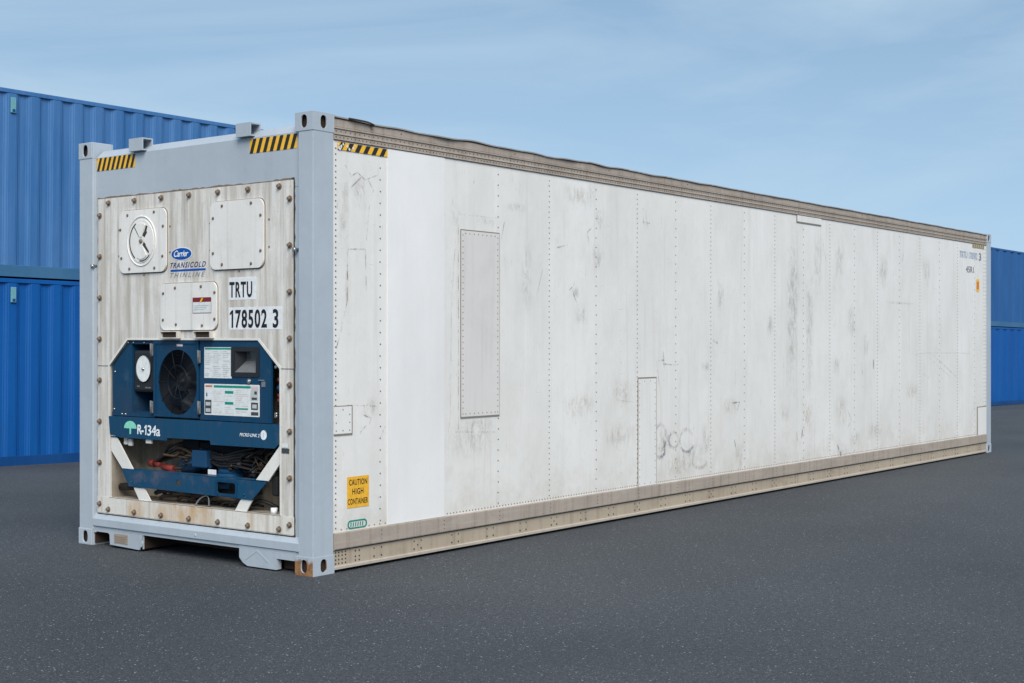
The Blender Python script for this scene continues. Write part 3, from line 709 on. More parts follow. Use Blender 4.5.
for k in range(10):
    a = 2 * math.pi * k / 10; tube(bm, [(fx + .02 * math.cos(a), .029, fz + .02 * math.sin(a)), (fx + .214 * math.cos(a), .029, fz + .228 * math.sin(a))], .0022, 5)
tube(bm, [(fx + .105 * math.cos(R(a)), .030, fz + .112 * math.sin(R(a))) for a in range(0, 360, 12)], .004, 5, closed=True, sub=1)
link('fan_guard', bm, M['mesh'], fd)
bm = bmesh.new(); fplate(bm, rect(-1.358, 1.430, -1.295, 1.446), .0272, .0008); link('fan_label', bm, M['pinkink'], fd)
for x, z in ((-1.612, 1.405), (-1.612, 1.01), (-1.108, 1.36), (-1.108, 1.02)):
    bm = bmesh.new(); box(bm, (x - .014, .010, z - .042), (x + .014, .020, z + .042), bev=.003); cyl(bm, (x, .008, z - .045), (x, .008, z + .045), .007, seg=8)
    for s in (-.028, 0, .028): dome(bm, (x + .009, .010, z + s), (0, -1, 0), .004, .004)
    link('hinge', bm, M['sill_grey'], fd)

# control door
bm = bmesh.new()
fplate(bm, [(-1.113, .940), (-.412, .938), (-.410, 1.362), (-.532, 1.464), (-1.113, 1.466)], Yc - .012, .014, [rect(-.773, 1.250, -.545, 1.410)])
cd = link('control_door', bm, M['blue'], cab)
bm = bmesh.new(); fplate(bm, rrect(-.795, 1.232, -.523, 1.428, .012), Yc - .018, .0055, [rect(-.758, 1.262, -.552, 1.398)])
link('display_bezel', bm, M['black'], cd)
bm = bmesh.new(); X0, X1, Z0, Z1 = -.758, -.552, 1.262, 1.398; yy0, yy1 = Yc - .016, Yc + .05
def quad(bm, pts, mi): f = bm.faces.new([bm.verts.new(p) for p in pts]); f.material_index = mi
quad(bm, [(X0, yy0, Z0), (X1, yy0, Z0), (X1, yy1, Z0 + .075), (X0 + .04, yy1, Z0 + .075)], 1)
quad(bm, [(X0, yy0, Z0), (X0 + .04, yy1, Z0 + .075), (X0 + .04, yy1, Z1), (X0, yy0, Z1)], 0)
quad(bm, [(X0 + .04, yy1, Z0 + .075), (X1, yy1, Z0 + .075), (X1, yy1, Z1), (X0 + .04, yy1, Z1)], 2)
quad(bm, [(X1, yy0, Z0), (X1, yy0, Z1), (X1, yy1, Z1), (X1, yy1, Z0 + .075)], 0)
quad(bm, [(X0, yy0, Z1), (X0 + .04, yy1, Z1), (X1, yy1, Z1), (X1, yy0, Z1)], 0)
dsp = link('display_window', bm, [M['black'], M['sill_grey'], M['glass_dark']], cd)
# instruction labels: blocks of tiny print
bm = bmesh.new(); y1 = Yc - .0135; y2 = y1 - .0006
fplate(bm, rect(-1.068, 1.220, -.792, 1.425), y1, .0006); fplate(bm, rect(-1.060, 1.409, -.800, 1.421), y2, 0, mi=1)
for c0, c1 in ((-1.058, -.985), (-.975, -.895), (-.880, -.805)):
    for i in range(14):
        if rnd.random() < .88: fplate(bm, rect(c0, 1.395 - i * .0125, c0 + (c1 - c0) * rnd.uniform(.5, 1), 1.399 - i * .0125), y2, 0, mi=2)
link('instruction_label', bm, [M['paper'], M['green'], M['ink']], cd)
bm = bmesh.new(); fplate(bm, rrect(-1.066, .975, -.520, 1.182, .006), y1, .0006)
fplate(bm, rect(-1.055, 1.160, -.985, 1.172), y2, 0, mi=3); fplate(bm, rect(-.970, 1.158, -.605, 1.173), y2, 0, mi=1); fplate(bm, rect(-.600, 1.150, -.530, 1.172), y2, 0, mi=4)
for a, b, c, d_ in ((-.860, 1.120, -.775, 1.138), (-.860, 1.048, -.775, 1.066), (-.755, 1.018, -.632, 1.028)): fplate(bm, rect(a, b, c, d_), y2, 0, mi=1)
fplate(bm, rect(-1.060, .985, -.995, 1.075), y2, 0, mi=5)
for a, b, c, d_ in ((-1.052, 1.037, -1.003, 1.060), (-1.052, .995, -1.003, 1.018)): fplate(bm, rect(a, b, c, d_), y2 - .0006, 0, mi=2)
fplate(bm, rect(-1.048, 1.098, -1.036, 1.122), y2, 0, mi=5)
fplate(bm, rect(-.607, 1.078, -.532, 1.148), y2, 0, mi=2); fplate(bm, rect(-.595, 1.085, -.545, 1.10), y2 - .0006, 0, mi=5); fplate(bm, rect(-.57, 1.12, -.545, 1.14), y2 - .0006, 0, mi=5)
fplate(bm, rect(-.602, 1.020, -.535, 1.068), y2, 0, mi=5); fplate(bm, rect(-.59, 1.030, -.547, 1.055), y2 - .0006, 0, mi=2); fplate(bm, rect(-.602, .984, -.532, 1.006), y2, 0, mi=5)
for c0, c1 in ((-.975, -.870), (-.862, -.770), (-.755, -.625)):
    for i in range(13):
        z = 1.140 - i * .0125
        if rnd.random() < .75 and not (c0 > -.87 and c0 < -.8 and (1.11 < z < 1.145 or 1.04 < z < 1.072)) and not (c0 > -.8 and 1.01 < z < 1.032):
            fplate(bm, rect(c0, z, c0 + (c1 - c0) * rnd.uniform(.4, 1), z + .0035), y2, 0, mi=6 if rnd.random() < .6 else 4)
link('operating_label', bm, [M['paper'], M['green'], M['ink'], M['orange'], M['pinkink'], M['darkink'], M['ink2']], cd)
bm = bmesh.new(); cyl(bm, (-.617, Yc - .012, 1.205), (-.617, Yc - .022, 1.205), .016, seg=16); dome(bm, (-.617, Yc - .022, 1.205), (0, -1, 0), .009, .006, 10); link('lock', bm, M['chrome'], cd)
bm = bmesh.new(); box(bm, (-.525, Yc - .022, 1.208), (-.470, Yc - .013, 1.216), bev=.002); box(bm, (-.50, Yc - .016, 1.170), (-.465, Yc - .0125, 1.205)); link('latch', bm, M['chrome'], cd)
# the gap right of the control door: pipes, plugs
bm = bmesh.new(); fplate(bm, [(-.395, .945), (-.330, .945), (-.330, 1.285), (-.395, 1.345)], .12, .01, mi=0)
for z in (1.30, 1.00, .985): cyl(bm, (-.375, .05, z), (-.375, .03, z), .010, seg=10, mi=2)
for z in (1.22, 1.12, 1.09): cyl(bm, (-.345, .06, z), (-.345, .03, z), .011, seg=10, mi=3)
cyl(bm, (-.362, .05, 1.165), (-.335, .045, 1.165), .02, seg=12, mi=1)
tube(bm, [(-.38, .05, 1.05), (-.35, .04, 1.06), (-.34, .04, 1.12), (-.36, .05, 1.19), (-.35, .05, 1.27)], .006, 6, mi=4)
link('side_connectors', bm, [M['blue'], M['blue_mid'], M['chrome'], M['redcable'], M['cable']], cab)
for x, z in ((-2.06, .985), (-1.97, .952), (-1.93, .952), (-2.05, 1.25), (-1.9, 1.455), (-1.84, 1.455), (-1.72, 1.455)): bm = bmesh.new(); dome(bm, (x, Yc - .0065, z), (0, -1, 0), .007, .006, 8); link('screw', bm, M['chrome'], cab)

# fascia beam
fas = bmesh.new(); yf = .016
fplate(fas, [(-2.100, .932), (-2.088, .812), (-1.965, .786), (-1.452, .786), (-1.445, .806), (-.998, .806), (-.992, .778), (-.366, .780), (-.327, .812), (-.325, .934)][::-1] , yf, .006)
box(fas, (-2.098, yf + .001, .926), (-.327, .10, .934))
box(fas, (-2.085, yf + .0062, .7862), (-1.452, .06, .792))
fas = link('fascia_beam', fas, M['blue_fascia'], cab)
text('refrigerant_lettering', 'R-', -1.772, .818, -1.700, .884, yf - .0005, False, M['white_print'], fas, .05, .02, .9)
bm = bmesh.new(); fplate(bm, [(-1.685, .815), (-1.673, .815), (-1.668, .884), (-1.678, .884), (-1.694, .870), (-1.694, .860), (-1.682, .866)], yf - .0005, .0006); link('refrigerant_digit', bm, M['white_print'], fas)
text('refrigerant_lettering', '34a', -1.660, .812, -1.520, .884, yf - .0005, False, M['white_print'], fas, .05, .012, .95)
bm = bmesh.new(); fplate(bm, ell(-1.852, .855, .070, .052, 22, 0, 180), yf - .0005, .0008); fplate(bm, rect(-1.861, .815, -1.843, .8548), yf - .0005, .0008)
link('umbrella_emblem', bm, M['mint'], fas)
text('controller_lettering', 'MICRO-LINK 2', -.700, .846, -.508, .868, yf - .0005, False, M['white_print'], fas, .3, .014, 1.1)
bm = bmesh.new(); fplate(bm, ell(-.470, .862, .029, .031, 24), yf - .0006, .0008); ci = link('controller_emblem', bm, M['white_print'], fas)
text('emblem_letter', 'i', -.474, .850, -.466, .874, yf - .0018, False, M['ink'], ci, .3, .01)

# lower rail and braces
bm = bmesh.new(); yr = .020
fplate(bm, [(-1.962, .568), (-1.873, .448), (-.588, .437), (-.444, .562)], yr, .008, [ell(-1.328, .502, .024, .024, 16)[::-1], rrect(-.932, .462, -.748, .536, .018)[::-1]])
plate(bm, [(-1.962, yr), (-.444, yr), (-.444, yr + .06), (-1.962, yr + .06)], [], (0, 0, .5695), (1, 0, 0), (0, 1, 0), .003)
for x, z in ((-1.845, .478), (-.66, .468), (-.655, .447)): dome(bm, (x, yr, z), (0, -1, 0), .008, .006, 8)
lr = link('lower_rail', bm, M['blue_fascia'], cab)
bm = bmesh.new(); fplate(bm, rrect(-.955, .445, -.725, .553, .02), yr - .002, .0018, [rrect(-.932, .462, -.748, .536, .018)[::-1]]); link('handhold_rim', bm, M['blue'], lr)
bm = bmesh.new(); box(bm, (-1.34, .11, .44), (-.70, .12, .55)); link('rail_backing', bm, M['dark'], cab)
for pts in ([(-2.088, .800), (-2.088, .690), (-1.960, .5685), (-1.838, .5685), (-2.040, .800)], [(-.326, .797), (-.443, .5685), (-.565, .5685), (-.328, .690)][::1] if False else [(-.326, .805), (-.560, .5665), (-.440, .5665), (-.326, .690)],
            [(-1.832, .442), (-1.770, .358), (-1.640, .358), (-1.712, .442)], [(-.702, .436), (-.760, .358), (-.650, .358), (-.592, .436)]):
    bm = bmesh.new(); a = sum(p[0] * q[1] - q[0] * p[1] for p, q in zip(pts, pts[1:] + pts[:1]))
    if a < 0: pts = pts[::-1]
    fplate(bm, pts, .0285, .008); link('brace', bm, M['brace'], cab)

# machinery seen through the gap
def dress(bm):
    bmesh.ops.recalc_face_normals(bm, faces=bm.faces); return bm
bm = bmesh.new(); cyl(bm, (-.98, .19, .48), (-.98, .19, .58), .105, seg=24); cyl(bm, (-.98, .19, .58), (-.98, .19, .63), .105, .075, seg=24); cyl(bm, (-.98, .19, .63), (-.98, .19, .655), .075, .02, seg=24)
link('compressor', bm, M['blue_mid'], cab, False)
bm = bmesh.new(); box(bm, (-1.25, .065, .612), (-1.10, .20, .728), bev=.008); link('terminal_box', bm, M['blue_mid'], cab)
bm = bmesh.new(); cyl(bm, (-1.42, .17, .60), (-1.22, .17, .66), .07, .055, seg=20); cyl(bm, (-1.22, .17, .66), (-1.19, .17, .67), .08, seg=20); link('motor', bm, M['blue_mid'], cab)
bm = bmesh.new(); cyl(bm, (-1.74, .14, .605), (-1.66, .13, .598), .018, seg=14); cyl(bm, (-1.79, .14, .61), (-1.745, .14, .606), .026, seg=14); cyl(bm, (-1.62, .12, .59), (-1.50, .12, .58), .024, seg=14); link('power_plug', bm, M['redcable'], cab)
for k in range(7):
    bm = bmesh.new(); r0 = rnd.uniform(.006, .012); z = .60 + k * .014
    tube(bm, [(-1.78 + k * .02, .12 + .01 * k, .59 + .01 * k), (-1.6, .14 + rnd.uniform(-.03, .05), z + .05), (-1.42, .12 + rnd.uniform(-.02, .06), z + .07 + rnd.uniform(-.02, .03)), (-1.25, .16, z + rnd.uniform(-.02, .05)), (-1.1 + rnd.uniform(-.1, .1), .15, .60)], r0, 8)
    link('cable', bm, M['cable_brown'] if k % 3 == 0 else M['cable'], cab)
for k in range(9):
    bm = bmesh.new(); cx0 = -.62 + rnd.uniform(-.12, .14); cz0 = .66 + rnd.uniform(-.05, .06); rr = rnd.uniform(.04, .10)
    tube(bm, [(cx0 + rr * math.cos(a) * rnd.uniform(.8, 1.1), .15 + .04 * math.sin(2 * a) + rnd.uniform(-.03, .03), cz0 + rr * .9 * math.sin(a)) for a in [i * .9 for i in range(8)]], rnd.uniform(.004, .009), 6)
    link('hose', bm, M['cable_brown'] if k % 2 else M['cable'], cab)
for k in range(6):
    bm = bmesh.new(); tube(bm, [(-1.15 + rnd.uniform(-.05, .05), .12, .72 - k * .012), (-.98, .09 + rnd.uniform(0, .05), .70 - k * .014), (-.82, .12, .735 - k * .02), (-.70, .15, .76 - k * .03)], .014 - k * .0012, 8)
    link('hose', bm, M['cable'], cab)
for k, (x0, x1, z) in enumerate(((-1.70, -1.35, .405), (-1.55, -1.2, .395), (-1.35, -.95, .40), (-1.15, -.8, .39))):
    bm = bmesh.new(); tube(bm, [(x0, .12, z), ((x0 + x1) / 2, .08, z + .03), (x1, .15, z)], .016, 8); link('pipe', bm, M['cable_brown'] if k % 2 else M['rust_shade'], cab)
bm = bmesh.new(); cyl(bm, (-2.07, .10, .425), (-1.90, .12, .440), .028, seg=14); tube(bm, [(-1.90, .12, .44), (-1.84, .14, .46), (-1.78, .18, .44), (-1.70, .2, .40)], .02, 8); link('drain_hose', bm, M['cable'], cab)
bm = bmesh.new(); box(bm, (-.435, .05, .47), (-.38, .12, .60), bev=.012); tube(bm, [(-.41, .1, .60), (-.365, .09, .66), (-.35, .1, .70), (-.355, .12, .76)], .008, 8)
tube(bm, [(-.37, .1, .47), (-.36, .09, .43), (-.365, .1, .37)], .009, 8); tube(bm, [(-.39, .1, .47), (-.385, .08, .42), (-.40, .1, .372)], .006, 8); link('solenoid', bm, M['cable'], cab)
bm = bmesh.new(); cyl(bm, (-.42, .06, .358), (-.42, .06, .395), .022, seg=14); link('drain_cap', bm, M['white_print'], cab)
bm = bmesh.new(); tube(bm, [(-1.18, .045, .362), (-1.15, .05, .40), (-1.10, .06, .428), (-1.065, .06, .42), (-1.06, .06, .36)], .006, 8); link('wire_loop', bm, M['chrome'], cab)
bm = bmesh.new(); box(bm, (-1.09, .075, .572), (-1.01, .08, .605)); link('tag', bm, M['back_white'], cab)
bm = bmesh.new()
for x, z in ((-1.95, .765), (-1.90, .758)): box(bm, (x - .025, .05, z - .03), (x + .015, .07, z + .02), bev=.004)
box(bm, (-1.70, .03, .755), (-1.64, .05, .785), bev=.004); link('clip', bm, M['brace'], cab)
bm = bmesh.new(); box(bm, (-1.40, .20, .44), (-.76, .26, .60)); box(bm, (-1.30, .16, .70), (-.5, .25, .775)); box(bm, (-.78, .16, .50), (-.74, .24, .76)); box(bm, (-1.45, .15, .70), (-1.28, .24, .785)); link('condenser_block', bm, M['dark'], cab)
bm = bmesh.new(); fplate(bm, rect(-.300, .790, -.245, .815), .0185, .0006, mi=0); fplate(bm, rect(-.305, .755, -.235, .785), .0185, .0006, mi=1); link('jamb_sticker', bm, [M['paper'], M['darkink']], root)

# small fittings crowded into the bay
rc = random.Random(3)
for k in range(16):
    bm = bmesh.new(); x = rc.uniform(-1.62, -.55); z = rc.uniform(.585, .70); r_ = rc.uniform(.004, .009)
    tube(bm, [(x, rc.uniform(.06, .12), z), (x + rc.uniform(-.08, .12), rc.uniform(.08, .16), z + rc.uniform(-.02, .07)), (x + rc.uniform(.02, .2), rc.uniform(.10, .2), z + rc.uniform(-.03, .06)), (x + rc.uniform(.1, .3), rc.uniform(.12, .22), z + rc.uniform(-.05, .03))], r_, 6)
    link('hose', bm, [M['cable'], M['cable_brown'], M['dark'], M['hub']][k % 4], cab)
for k in range(9):
    bm = bmesh.new(); x = rc.uniform(-1.45, -.52); z = rc.uniform(.575, .66); r_ = rc.uniform(.012, .022)
    cyl(bm, (x, .11, z), (x + rc.uniform(-.02, .02), .13, z + rc.uniform(.03, .06)), r_, seg=12); cyl(bm, (x, .11, z + .03), (x + rc.uniform(.02, .05), .09, z + .035), r_ * .5, seg=8)
    link('valve', bm, [M['rust_shade'], M['hub'], M['cable_brown']][k % 3], cab)
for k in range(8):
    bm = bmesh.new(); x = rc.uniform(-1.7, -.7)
    tube(bm, [(x, .10, .375), (x + .08, .08, rc.uniform(.38, .42)), (x + .18, .10, rc.uniform(.38, .43)), (x + .27, .16, .38)], rc.uniform(.006, .014), 6); link('pipe', bm, [M['cable'], M['rust_shade']][k % 2], cab)

# ================================================================== long side
YA, YB = .180, 12.012
cols = [(.604, 1), (1.22, 2), (1.828, 1), (2.444, 0), (3.066, 1), (3.662, 0), (4.269, 1), (4.868, 0), (5.487, 1), (6.096, 0), (6.708, 1), (7.318, 0), (7.921, 1), (8.526, 0), (9.142, 1), (9.754, 0), (10.371, 1), (10.975, 0), (11.58, 1)]
bm = bmesh.new(); xs = -.008
uvl = bm.loops.layers.uv.new('UVMap')
splate(bm, rect(YA, .252, YB, 2.737), xs, .004, mi=0)
def rv(y, z, r=.0062, mi=1, h=.004, x=xs): dome(bm, (x, y, z), (1, 0, 0), r, h, 6, mi)
for y, kind in cols:
    if kind == 2: st, r, mi = .040, .004, 2
    elif kind == 1: st, r, mi = .077, .0062, 1
    else: st, r, mi = .040, .0056, 1
    z = .29
    while z < 2.72:
        if not (1.40 < y < 1.84 and .93 < z < 2.24): rv(y + (rnd.uniform(-.002, .002)), z, r, mi)
        z += st
for y, st in ((.202, .037), (11.93, .05), (11.985, .05)):
    z = .28
    while z < 2.72: rv(y, z, .0065, 1); z += st
y = .25
while y < 12.0:
    if not (.66 < y < 1.24): rv(y, .268, .0055, 1)
    y += .034 if y > 1.2 else .05
# minor riveted stiffener line half way
z = .3
while z < 1.6: rv(3.42, z, .0038, 2); z += .09
# faint grime films and scuffs lying on the sheet
def film(y0, z0, y1, z1, mi, sk=0, x=xs + .0022):
    vs_ = [bm.verts.new(p) for p in ((x, y0, z0), (x, y1, z0 + sk), (x, y1, z1 + sk), (x, y0, z1))]
    f = bm.faces.new(vs_); f.material_index = mi
    for l, u in zip(f.loops, ((0, 0), (1, 0), (1, 1), (0, 1))): l[uvl].uv = u
def stroke(pts, wd, mi=5, x=xs + .0026):
    """scratch following (y, z) points"""
    for (a, b) in zip(pts, pts[1:]):
        d = Vector((b[0] - a[0], b[1] - a[1])); L_ = d.length; d /= L_; q = Vector((-d.y, d.x)) * wd / 2; e = d * wd * .3
        P = [(a[0] - e.x - q.x, a[1] - e.y - q.y), (b[0] + e.x - q.x, b[1] + e.y - q.y), (b[0] + e.x + q.x, b[1] + e.y + q.y), (a[0] - e.x + q.x, a[1] - e.y + q.y)]
        f = bm.faces.new([bm.verts.new((x, p[0], p[1])) for p in P]); f.material_index = mi
        for l, u in zip(f.loops, ((.25, 0), (.75, 0), (.75, 1), (.25, 1))): l[uvl].uv = u
grime_spots = [((6.359, 2.650), (6.663, 1.583), 3), ((6.888, 2.687), (7.164, 1.898), 3), ((7.402, 2.618), (7.695, 2.071), 3), ((8.526, 2.489), (8.857, 2.031), 3), ((9.800, 2.558), (10.113, 2.068), 3), ((6.295, 2.566), (6.619, 0.678), 3), ((6.730, 2.595), (6.956, 0.663), 3), ((3.026, 2.551), (3.194, 2.323), 4), ((2.916, 2.740), (3.082, 2.595), 4), ((3.738, 2.608), (3.846, 2.364), 3), ((3.251, 1.194), (3.617, 0.896), 4), ((5.021, 0.978), (5.392, 0.752), 4), ((4.327, 0.642), (4.771, 0.313), 3), ((4.666, 0.766), (4.877, 0.350), 3), ((5.297, 0.552), (5.487, 0.166), 4), ((1.184, 0.922), (1.840, 0.602), 3), ((1.352, 0.936), (1.828, 0.806), 3), ((1.547, 2.361), (1.840, 2.289), 3), ((1.289, 2.447), (1.417, 2.246), 3), ((0.321, 2.558), (0.520, 2.285), 3), ((0.215, 2.610), (0.338, 1.984), 3), ((0.392, 1.118), (0.632, 0.947), 3), ((0.276, 1.949), (0.321, 1.664), 3), ((2.572, 2.707), (3.109, 2.518), 4), ((2.971, 2.269), (3.194, 2.000), 3), ((2.702, 1.903), (2.862, 1.791), 3), ((2.755, 1.788), (2.971, 1.556), 3), ((3.924, 0.757), (4.196, 0.442), 3), ((4.948, 2.070), (5.130, 1.663), 3), ((5.902, 1.818), (6.086, 1.481), 3), ((6.169, 0.894), (6.445, 0.636), 4), ((6.619, 0.930), (6.956, 0.458), 4), ((7.426, 0.958), (7.795, 0.518), 4), ((7.426, 0.432), (7.795, 0.089), 3), ((8.206, 0.607), (8.690, 0.360), 3), ((4.003, 0.540), (4.666, 0.249), 4), ((5.392, 0.267), (6.619, 0.025), 4), ((1.898, 2.497), (2.195, 2.410), 3), ((2.075, 2.290), (2.257, 1.625), 3), ((7.354, 1.379), (7.596, 1.059), 3), ((7.795, 0.518), (8.101, 0.339), 3), ((8.101, 1.594), (8.311, 1.264), 3), ((9.259, 1.023), (9.738, 0.776), 4), ((2.572, 1.091), (3.109, 0.836), 4), ((3.109, 0.836), (3.693, 0.559), 4), ((8.581, 1.933), (9.738, 1.891), 3), ((4.666, 1.301), (4.877, 1.190), 3), ((7.695, 1.911), (7.998, 1.430), 3)]  # film and scratch points, like the patches below, are image pixels projected onto the side
scratch_lines = [([(0.303, 1.727), (0.303, 2.033), (0.312, 2.053), (0.465, 2.061), (0.474, 1.796)], 0.012, 5), ([(0.303, 1.727), (0.250, 1.535), (0.206, 1.421)], 0.01, 5), ([(1.363, 2.243), (1.310, 1.752), (1.299, 0.931), (1.278, 0.835)], 0.016, 3), ([(1.352, 0.831), (1.805, 0.807)], 0.02, 3), ([(1.384, 2.279), (1.384, 0.843)], 0.012, 5), ([(1.374, 2.356), (1.817, 2.360)], 0.014, 3), ([(1.898, 2.336), (1.863, 2.217)], 0.01, 5), ([(2.381, 2.067), (2.281, 1.799)], 0.008, 5), ([(0.604, 0.837), (0.651, 0.907)], 0.012, 5), ([(0.410, 0.867), (0.465, 0.916)], 0.014, 5), ([(0.294, 1.058), (0.566, 1.041)], 0.01, 5), ([(0.447, 0.988), (0.520, 0.965), (0.502, 0.927)], 0.012, 5), ([(0.338, 2.451), (0.438, 2.531)], 0.012, 5), ([(0.483, 2.522), (0.538, 2.449), (0.511, 2.382)], 0.012, 5), ([(0.285, 2.586), (0.338, 2.521), (0.392, 2.552), (0.465, 2.508), (0.576, 2.551)], 0.01, 5), ([(0.428, 2.472), (0.502, 2.349), (0.474, 2.120)], 0.007, 5), ([(1.737, 2.065), (1.840, 1.983), (1.805, 2.025)], 0.02, 5), ([(2.520, 2.181), (2.676, 2.213)], 0.014, 5), ([(2.702, 1.864), (2.755, 1.897), (2.755, 1.827)], 0.012, 5), ([(2.971, 2.229), (2.944, 2.331), (2.998, 2.366)], 0.01, 5), ([(2.768, 1.929), (2.742, 1.858), (2.795, 1.773)], 0.014, 5), ([(3.754, 2.576), (3.754, 2.467), (3.846, 2.465)], 0.025, 5), ([(3.987, 1.299), (4.067, 1.307)], 0.02, 5), ([(4.067, 1.273), (4.261, 1.261), (4.327, 1.269)], 0.02, 5), ([(4.067, 1.375), (4.083, 1.221)], 0.014, 5), ([(3.351, 1.110), (3.351, 0.988), (3.602, 0.963)], 0.018, 3), ([(3.662, 1.261), (3.693, 0.977)], 0.01, 5), ([(6.553, 0.551), (6.575, 0.480)], 0.03, 5), ([(6.685, 0.575), (6.663, 0.465)], 0.03, 5), ([(8.418, 1.263), (8.418, 1.175)], 0.04, 5), ([(8.101, 1.245), (8.127, 1.113)], 0.03, 5), ([(5.297, 0.552), (5.335, 0.457)], 0.02, 5), ([(5.468, 0.571), (5.487, 0.485)], 0.022, 5), ([(5.260, 0.897), (5.392, 0.901), (5.354, 0.828)], 0.02, 5), ([(9.556, 1.311), (9.955, 1.332), (11.044, 1.325), (11.505, 1.310)], 0.02, 3), ([(10.177, 1.306), (10.975, 1.011)], 0.03, 3), ([(10.050, 1.271), (10.770, 1.016)], 0.02, 3), ([(3.956, 1.299), (4.003, 1.077)], 0.01, 5), ([(7.141, 2.518), (7.211, 2.294)], 0.04, 3), ([(9.288, 2.519), (9.200, 2.387)], 0.04, 3), ([(7.745, 0.735), (7.845, 0.623), (7.745, 0.542)], 0.03, 3), ([(7.498, 0.375), (7.596, 0.252)], 0.04, 5), ([(4.912, 1.479), (4.984, 1.452)], 0.03, 5), ([(4.115, 0.645), (4.102, 0.590), (4.067, 0.551), (4.019, 0.539), (3.971, 0.557), (3.937, 0.599), (3.924, 0.655), (3.937, 0.710), (3.971, 0.748), (4.019, 0.761), (4.067, 0.744), (4.102, 0.701), (4.115, 0.645)], 0.05, 3), ([(4.117, 0.615), (4.090, 0.572), (4.046, 0.551), (3.997, 0.556), (3.956, 0.586), (3.933, 0.633), (3.935, 0.684), (3.961, 0.726), (4.004, 0.748)], 0.03, 3), ([(4.099, 0.551), (4.086, 0.509), (4.051, 0.480), (4.003, 0.472), (3.956, 0.486), (3.921, 0.520), (3.908, 0.563), (3.921, 0.604), (3.956, 0.634), (4.003, 0.642), (4.051, 0.628), (4.086, 0.595), (4.099, 0.551)], 0.05, 3), ([(4.101, 0.528), (4.074, 0.496), (4.031, 0.480), (3.981, 0.485), (3.940, 0.509), (3.917, 0.545), (3.919, 0.585), (3.945, 0.617), (3.988, 0.633)], 0.03, 3), ([(4.563, 0.585), (4.547, 0.533), (4.503, 0.497), (4.444, 0.486), (4.385, 0.504), (4.343, 0.545), (4.327, 0.598), (4.343, 0.650), (4.385, 0.686), (4.444, 0.697), (4.503, 0.680), (4.547, 0.639), (4.563, 0.585)], 0.05, 3), ([(4.564, 0.556), (4.531, 0.517), (4.477, 0.497), (4.416, 0.503), (4.365, 0.532), (4.337, 0.577), (4.339, 0.625), (4.371, 0.665), (4.425, 0.685)], 0.03, 3), ([(4.311, 0.608), (4.300, 0.574), (4.269, 0.550), (4.228, 0.543), (4.188, 0.555), (4.158, 0.582), (4.147, 0.617), (4.158, 0.651), (4.188, 0.675), (4.228, 0.682), (4.269, 0.670), (4.300, 0.643), (4.311, 0.608)], 0.05, 3), ([(4.314, 0.589), (4.291, 0.563), (4.253, 0.550), (4.211, 0.554), (4.175, 0.573), (4.156, 0.603), (4.157, 0.635), (4.180, 0.661), (4.217, 0.674)], 0.03, 3), ([(4.788, 0.383), (4.772, 0.357), (4.727, 0.341), (4.666, 0.338), (4.606, 0.350), (4.562, 0.372), (4.546, 0.400)], 0.05, 3), ([(4.790, 0.369), (4.756, 0.350)], 0.03, 3)]
for (a, b, k) in grime_spots: film(a[0], b[1], b[0], a[1], k)
for pts, wd, k in scratch_lines: stroke(pts, wd, k)
panel = link('side_panel', bm, [M['white_side'], M['rivet'], M['rivet_soft'], M['stain'], M['stain_brown'], M['scratch']], root)

def sheet(name, y0, z0, y1, z1, m, x=xs + .004, border=None, rivets=None, mr=None, label=None, edge=(0, 0, 0, 0)):
    bm = bmesh.new(); splate(bm, rect(y0, z0, y1, z1), x, .0035)
    if rivets:
        st, r = rivets; iy = .018
        for z in [z0 + .02 + i * st for i in range(int((z1 - z0 - .03) / st) + 1)]:
            for yy in (y0 + iy, y1 - iy): dome(bm, (x, yy, z), (1, 0, 0), r, .003, 6, 1)
        k = max(2, int((y1 - y0 - .04) / st))
        for i in range(1, k):
            for zz in (z0 + .02, z1 - .02): dome(bm, (x, y0 + (y1 - y0) * i / k, zz), (1, 0, 0), r, .003, 6, 1)
    e = .005
    l, r_, b, t = edge
    if l: splate(bm, rect(y0 - l, z0, y0, z1), x - .0005, .002, mi=2)
    if r_: splate(bm, rect(y1, z0, y1 + r_, z1), x - .0005, .002, mi=2)
    if b: splate(bm, rect(y0 - l, z0 - b, y1 + r_, z0), x - .0006, .002, mi=2)
    if t: splate(bm, rect(y0 - l, z1, y1 + r_, z1 + t), x - .0006, .002, mi=2)
    o = link(name, bm, [m, mr or M['rivet'], M['stain_edge']], root)
    if label: o['label'] = label
    return o
M['stain_edge'] = flat('dirty_edge', (.24, .21, .18), .8)
sheet('cover_sheet', .669, .254, 1.236, 2.735, M['clean_patch'], label='clean smooth white sheet beside the corner')
sheet('repair_patch', 1.411, .933, 1.834, 2.245, M['grey_patch'], xs + .006, rivets=(.042, .0048), label='tall dull riveted patch', edge=(.006, .004, .010, .008))
sheet('repair_patch', .183, .877, .338, 1.049, M['plain_patch'], xs + .006, rivets=(.05, .005), label='small square patch at the corner post', edge=(0, .008, .010, .006))
sheet('repair_patch', 3.672, .254, 3.948, 1.153, M['plain_patch'], xs + .006, rivets=(.06, .0045), label='narrow white strip patch at the foot', edge=(.007, .006, 0, .012))
sheet('repair_patch', 6.566, 2.672, 7.106, 2.735, M['plain_patch'], xs + .006, label='low strip patch under the top rail', edge=(.012, 0, .014, 0))
sheet('repair_patch', 11.688, .254, 12.005, .612, M['plain_patch'], xs + .006, label='plain patch at the far foot', edge=(.02, 0, 0, .012))

